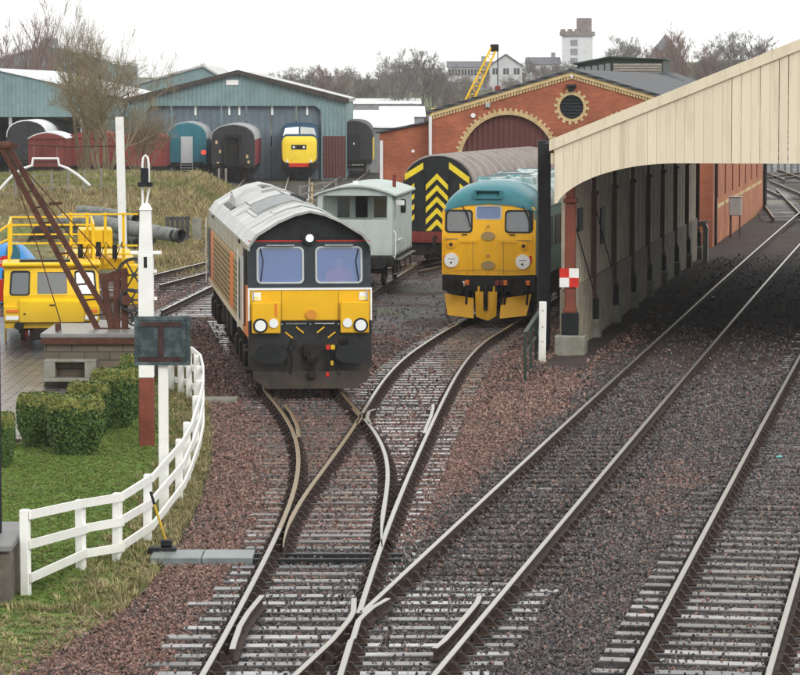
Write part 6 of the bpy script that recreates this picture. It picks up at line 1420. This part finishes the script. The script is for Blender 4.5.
parts = [make_ballast(30, 46, 700, .032, .068), make_ballast(46, 66, 430, .038, .078), make_ballast(66, 92, 190, .05, .095), make_ballast(92, 130, 40, .05, .10)]
P, ro, s3, ix, rd = (np.concatenate([p[i] for p in parts]) for i in range(5))
scatter('reddish_ballast', P[rd], ro[rd], s3[rd], ix[rd], RS, 'reddish brown broken stone ballast around the turnout')
scatter('grey_ballast', P[~rd], ro[~rd], s3[~rd], ix[~rd], GS, 'wet dark grey broken stone ballast along the through tracks')

def blade_tuft(seed, n, h, w_, lean_):
    r_ = random.Random(seed); b = MB()
    for k in range(n):
        a = r_.uniform(0, 6.28); hh = h * r_.uniform(.55, 1.1); ln_ = lean_ * r_.uniform(.3, 1.2) * hh; ox, oy = r_.gauss(0, .25) * h * .5, r_.gauss(0, .25) * h * .5
        ca, sa = math.cos(a), math.sin(a); px_, py_ = -sa * w_ / 2, ca * w_ / 2
        b.add([(ox - px_, oy - py_, 0), (ox + px_, oy + py_, 0), (ox + ca * ln_ * .4 + px_ * .7, oy + sa * ln_ * .4 + py_ * .7, hh * .6), (ox + ca * ln_ * .4 - px_ * .7, oy + sa * ln_ * .4 - py_ * .7, hh * .6), (ox + ca * ln_, oy + sa * ln_, hh * .95)], [(0, 1, 2, 3), (3, 2, 4)])
    return b
gm = [M('grass_green', (.125, .21, .035), .7, .3, 3, 0, rnd=.35), M('grass_light', (.18, .26, .05), .7, .3, 3, 0, rnd=.3), M('grass_olive', (.20, .20, .075), .8, .3, 3, 0, rnd=.3)]
dm = [M('grass_straw', (.35, .285, .15), .85, .25, 2, 0, rnd=.35), M('grass_tan', (.25, .205, .105), .85, .25, 2, 0, rnd=.35), gm[2]]
LG_ = [src('short_tuft', blade_tuft(i, 15, .04, .006, .7), gm[i % 3 if i < 5 else 0]) for i in range(6)]
DG_ = [src('dry_tuft', blade_tuft(30 + i, 16, 1.0, .05, .55), dm[i % 3]) for i in range(6)]
EG_ = [src('edge_tuft', blade_tuft(60 + i, 12, .2, .012, .8), dm[i % 3]) for i in range(6)]
xs = LP[:, 0]; ys_ = LP[:, 1]
n = 80000; x = rng.uniform(max(xs.min(), -11), xs.max(), n); y = rng.uniform(max(ys_.min(), 33), ys_.max(), n); k = in_lawn(x, y) & (x > -.135 * y - .6); x, y = x[k], y[k]
ed = np.array([edge_d(a, b) for a, b in zip(x, y)])
k = (ed > .05); x, y, ed = x[k], y[k], ed[k]; z = np.array([lawn_h(a, b) for a, b in zip(x, y)]) - .01
patch = npn(x, y, .8, 6); right = (x > -.09 * y)
dry = (rng.random(len(x)) < np.clip(.95 - ed / 1.25, 0, .9) * (x > -6.6)) | ((y < 41.5) & (rng.random(len(x)) < .4))
s = rng.uniform(.7, 1.35, len(x)); k = ~dry
scatter('lawn_grass', np.stack([x, y, z], 1)[k], np.stack([0 * s, 0 * s, rng.uniform(0, 6.28, len(s))], 1)[k], np.stack([s * 1.4, s * 1.4, s * (1 + .25 * patch)], 1)[k], rng.integers(0, 6, len(s))[k], LG_, 'short green lawn grass around the clipped hedges')
k = dry & (rng.random(len(x)) < .6)
scatter('verge_grass', np.stack([x, y, z], 1)[k], np.stack([0 * s, 0 * s, rng.uniform(0, 6.28, len(s))], 1)[k], np.stack([s, s, s * rng.uniform(.25, .75, len(s)) * np.where(y < 41, .45, 1)], 1)[k], rng.integers(0, 6, len(s))[k], EG_, 'tangled yellowish grass strip along the white fence')
n = 26000; y = rng.uniform(113, 212, n); x = rng.uniform(-36, -5, n); k = (x > -.135 * y - 1) & (x < -6.4 - (y - 112) * .033); x, y = x[k], y[k]
z = np.array([bank_h(a, b) for a, b in zip(x, y)]); pt = npn(x, y, .12, 3) + .5 * npn(x, y, .35, 1)
tall = np.clip(.18 + .18 * pt + .16 * (y > 160), .06, .6); tall = np.where(x > -6.4 - (y - 112) * .033 - 3.2, tall + .18, tall)
green = (pt < -.12) & (x < -9.0); s = tall * rng.uniform(.6, 1.25, len(x))
ii = np.where(green, rng.choice([2, 5], len(x)), rng.choice([0, 1, 3, 4, 0, 3, 2], len(x)))
scatter('bank_grass', np.stack([x, y, z - .03], 1), np.stack([0 * s, 0 * s, rng.uniform(0, 6.28, len(s))], 1), np.stack([s * 1.2 + .1, s * 1.2 + .1, s], 1), ii, DG_, 'long straw coloured grass covering the bank on the left')

# ---------------------------------------------------------------- clipped hedges
leafm = [M('hedge_leaf', (.04, .085, .02), .5, .4, 8, 0, rnd=0, col2=(.085, .14, .032)), M('hedge_top_leaf', (.21, .215, .06), .55, .3, 8, 0)]
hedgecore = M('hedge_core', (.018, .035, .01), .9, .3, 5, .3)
def hedge(px0, px1, pyt, pyb, dep, label, seed):
    q = G((px0 + px1) / 2, pyb, 0); Y = q.y; cx = q.x; hw_ = (px1 - px0) / 2 * Y / F; h = (pyb - pyt) * Y / F * .93
    o = empty('clipped_hedge', (cx, Y + dep * .5, 0), 0, label, 'hedge', 'clipped hedges on the lawn'); r_ = random.Random(seed)
    def surf(u, v):                            # rounded tub: narrower at the foot, flat top
        zz = v * h; k = (.72 + .28 * ss(0, .55, v)) * (1 - .10 * ss(.86, 1.0, v))
        c, s = math.cos(u), math.sin(u); p = 3.2; rr = (abs(c) ** p + abs(s) ** p) ** (-1 / p)
        w_ = 1 + .07 * noise.noise((c * 2 + seed, s * 2, v * 3)) + .03 * noise.noise((c * 6, s * 6 + seed, v * 8))
        return Vector((hw_ * k * rr * c * w_ * .93, dep * k * rr * s * w_ * .93, zz))
    b = MB(); nu, nv = 28, 9
    for j in range(nv + 1):
        for i in range(nu): b.v.append(tuple(surf(2 * math.pi * i / nu, j / nv) * 1.0 - Vector((0, 0, .03 * (j == nv)))))
    for j in range(nv):
        for i in range(nu): a = j * nu + i; c_ = j * nu + (i + 1) % nu; b.f.append((a, c_, c_ + nu, a + nu))
    b.f.append(tuple(nv * nu + i for i in range(nu)))
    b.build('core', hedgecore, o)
    for nm, m_, cnt, top in (('foliage', leafm[0], 6500, False), ('top_leaves', leafm[1], 3000, True)):  # second set: yellower leaves on the top and upper edge
        b = MB()
        for _ in range(cnt):
            if top or r_.random() < .22:
                rad = math.sqrt(r_.random()); p = surf(r_.uniform(0, 6.28), 1.0) ; p = Vector((p.x * rad, p.y * rad, h * (1 + .02 * noise.noise((p.x * 3, p.y * 3, seed))) + r_.gauss(0, .014)))
                nr = Vector((r_.gauss(0, .5), r_.gauss(0, .5), 1))
                if top and r_.random() < .5: v = 1 - abs(r_.gauss(0, .09)); u = r_.uniform(0, 6.28); p = surf(u, v) * 1.02; nr = Vector((p.x, p.y, 0)).normalized() + Vector((r_.gauss(0, .5), r_.gauss(0, .5), r_.gauss(0, .5) + .3))
            else:
                u = r_.uniform(0, 6.28); v = r_.random() ** .9; p = surf(u, v); p = p * r_.uniform(.97, 1.045); p.z = v * h + r_.gauss(0, .02); nr = Vector((p.x, p.y, 0)).normalized() + Vector((r_.gauss(0, .6), r_.gauss(0, .6), r_.gauss(0, .6) + .25))
            nr.normalize(); t = nr.orthogonal().normalized(); t = Matrix.Rotation(r_.uniform(0, 6.28), 3, nr) @ t; s_ = nr.cross(t); L = r_.uniform(.022, .045); w_ = L * .55
            b.add([p - t * L, p + s_ * w_ + nr * .004, p + t * L, p - s_ * w_ + nr * .004], [(0, 1, 2, 3)])
        b.build(nm, m_, o)
    return o
hedge(45, 104, 395, 457, .52, 'widest clipped hedge standing in front on the lawn', 1)
hedge(16, 60, 392, 449, .45, 'clipped hedge just left of and behind the widest hedge', 2)
hedge(-12, 13, 412, 468, .4, 'clipped hedge cut off by the left picture edge', 3)
hedge(66, 110, 381, 436, .42, 'low hedge top behind the widest hedge', 4)
hedge(90, 136, 367, 430, .5, 'tall rounded hedge before the crane plinth near the signal post', 5)
hedge(118, 141, 368, 420, .4, 'narrow hedge half hidden behind the tall rounded one and signal post', 6)
hedge(120, 142, 354, 396, .35, 'small far hedge by the crane plinth behind the signal post', 7)

# ---------------------------------------------------------------- bare trees
bark = M('olive_bark', (.21, .17, .105), .9, .3, 3, .3); barkr = M('reddish_bark', (.20, .14, .125), .9, .3, 3, .3); barkg = M('grey_bark', (.17, .155, .145), .9, .3, 3, .3)
def bare_tree(seed, H, stems, spread, kids, levels, rtw, up=.35, r0=None, low=.25):
    r_ = random.Random(seed); tr, cw = MB(), MB(); r0 = r0 or H * .016
    def branch(p, d, L, r, lv):
        nseg = 4 if lv < 2 else (3 if lv < levels else 2); pts = [p]; dd = d.copy()
        for i in range(nseg):
            dd = (dd + Vector((r_.gauss(0, .13), r_.gauss(0, .13), r_.gauss(0, .08) + up * .16))).normalized(); pts.append(pts[-1] + dd * L / nseg)
        rend = max(rtw, r * (.35 if lv == 0 else .3)); rs = [r + (rend - r) * i / nseg for i in range(nseg + 1)]
        (tr if lv == 0 else cw).tube(pts, rs, 6 if lv == 0 else (4 if lv == 1 else 3), lv < 1)
        if lv >= levels: return
        nk = kids[lv]
        for k in range(nk):
            t = r_.uniform(.25, 1) if lv else r_.uniform(low, 1.0); f = t * nseg; i = min(nseg - 1, int(f)); q = pts[i].lerp(pts[i + 1], f - i); ax = (pts[i + 1] - pts[i]).normalized()
            o = ax.orthogonal().normalized(); o = Matrix.Rotation(r_.uniform(0, 6.28), 3, ax) @ o; sp_ = r_.uniform(.45, 1.0) * spread
            nd2 = (ax + o * sp_ + Vector((0, 0, up * .4))).normalized(); Lk = L * r_.uniform(.38, .62) * (1.15 - .4 * t)
            branch(q, nd2, Lk, max(rtw, rs[i] * .55), lv + 1)
    for s in range(stems):
        a = 6.28 * s / stems + r_.uniform(-.4, .4); sp_ = spread * (.28 if stems > 1 else .05)
        branch(Vector((math.cos(a) * .15 * (stems > 1), math.sin(a) * .15 * (stems > 1), -.3)), Vector((math.cos(a) * sp_, math.sin(a) * sp_, 1)).normalized(), H * r_.uniform(.62, .8), r0 * r_.uniform(.8, 1.1), 0)
    return tr, cw
def plant(tr, cw, m, loc, rz, sc_, label, group=None):
    o = empty('bare_tree', loc, rz, label, 'tree', group); o.scale = sc_ if isinstance(sc_, tuple) else (sc_,) * 3
    a = link(bpy.data.objects.new('trunk', tr), o); b = link(bpy.data.objects.new('crown', cw), o); return o
def tmesh(m, *a, **k): t, c = bare_tree(*a, **k); return t.mesh('trunk', m), c.mesh('crown', m)
big = tmesh(bark, 3, 7.4, 10, 1.4, (8, 6, 6), 3, .0075, up=.5, r0=.09, low=.42)
q = at(104, 172, 214); plant(*big, bark, (q.x, 214, .6), .3, (1.25, 1.2, 1.18), 'large bushy bare tree spreading in front of the red vans')
q = at(84, 172, 220); plant(*big, bark, (q.x, 220, .3), 2.1, (.7, .7, 1.62), 'tall slim bare tree rising above the left shed roof')
q = at(142, 172, 222); plant(*big, bark, (q.x, 222, .3), 4.1, (.72, .72, .72), 'smaller bushy bare tree before the green grey gable')
birch = tmesh(barkr, 8, 9.0, 2, .8, (13, 8, 6), 3, .010, up=.9, r0=.16)
q = at(12, 80, 300); plant(*birch, barkr, (q.x, 300, 0), 0, 1.55, 'tall pale bare tree at the upper left corner')
q = at(34, 80, 310); plant(*birch, barkr, (q.x, 310, 0), 2, 1.4, 'bare tree second from the left edge behind shed roof')
q = at(-6, 80, 320); plant(*birch, barkr, (q.x, 320, 0), 4, 1.45, 'bare tree cut by the left picture edge')
T_A = tmesh(barkg, 21, 9.0, 1, 1.15, (15, 7, 6, 5), 4, .011, up=.3, r0=.2, low=.3); T_B = tmesh(barkg, 22, 9.0, 3, 1.0, (8, 6, 5, 5), 4, .011, up=.4, r0=.14, low=.35); T_C = tmesh(barkr, 23, 9.0, 2, .85, (11, 6, 5, 5), 4, .011, up=.75, r0=.15, low=.3)
sk = [(405, 100, 50, 430, T_A, 'tall bare tree left of the pair near the yellow boom'), (424, 100, 52, 440, T_B, 'tall bare tree right of the pair near the yellow boom'), (440, 98, 62, 450, T_A, 'bare tree beside the long grey terrace'), (388, 100, 66, 450, T_B, 'smaller bare tree left of the tall pair'),
      (288, 98, 70, 470, T_A, 'leftmost bare tree above the running shed roof'), (306, 98, 69, 480, T_B, 'second bare tree above the running shed roof'), (327, 98, 66, 460, T_C, 'upright bare tree above the running shed eaves'), (345, 98, 74, 480, T_A, 'rounded bare tree above the black van'), (366, 98, 74, 470, T_B, 'bare tree above the frosted roofs'),
      (612, 80, 37, 520, T_A, 'rounded bare tree just right of the white tower'), (628, 80, 40, 530, T_B, 'bare tree second right of the white tower'), (650, 82, 33, 470, T_C, 'reddish bare tree left of the spire'), (682, 82, 36, 480, T_C, 'reddish bare tree right of the spire'), (697, 82, 28, 450, T_C, 'tallest reddish bare tree above the canopy slope'),
      (718, 80, 38, 460, T_A, 'dark bare tree above the canopy slope'), (736, 80, 33, 450, T_A, 'broad dark bare tree highest on the canopy slope'), (756, 80, 35, 470, T_B, 'dark bare tree near the top right canopy edge'), (770, 78, 42, 480, T_C, 'last bare tree before the canopy hides the sky'), (560, 84, 62, 560, T_B, 'low bare tree at the foot of the white tower'), (470, 92, 76, 520, T_A, 'low bare tree below the grey terrace')]
for i, (px, pyb, pyt, Y, t, lab) in enumerate(sk):
    q = at(px, pyb, Y); z0 = min(q.z, hill_h(q.x, Y)); H = at(px, pyt, Y).z - z0; s = H / max(v.co.z for v in t[1].vertices) * 1.06; plant(*t, None, (q.x, Y, z0), i * 1.7, (s * 1.05, s * 1.05, s), lab, 'bare trees on the skyline')
# far-off scrub and woodland that reads as one mass
n = 300; x = rng.uniform(-40, 130, n); y = rng.uniform(380, 640, n); z = np.array([hill_h(a, b) for a, b in zip(x, y)]); s = rng.uniform(.28, .55, n) * (1 + .25 * (x > 45))
wsrc = []
for t in (T_A, T_B, T_C): wsrc += [bpy.data.objects.new('wood_tree', t[1])]
scatter('distant_wood', np.stack([x, y, z - .3], 1), np.stack([0 * s, 0 * s, rng.uniform(0, 6.28, n)], 1), np.stack([s * 1.3, s * 1.3, s], 1), rng.integers(0, 3, n), wsrc, 'distant bare scrub wood along the foot of the hill')

# ---------------------------------------------------------------- damp winter haze
hz = MB().box(-3050, 3050, -1600, 5050, -1.4, 30).build('haze', None); tag(hz, 'thin pale winter haze over the yard and town', 'haze', None, 'stuff')
hm_ = bpy.data.materials.new('haze_air'); hm_.use_nodes = True; n_ = hm_.node_tree; n_.nodes.clear(); ov = n_.nodes.new('ShaderNodeOutputMaterial'); pv = n_.nodes.new('ShaderNodeVolumePrincipled')
pv.inputs['Color'].default_value = (.985, .99, 1, 1); pv.inputs['Density'].default_value = .00016; pv.inputs['Anisotropy'].default_value = 0; n_.links.new(pv.outputs[0], ov.inputs['Volume']); hz.data.materials.append(hm_)
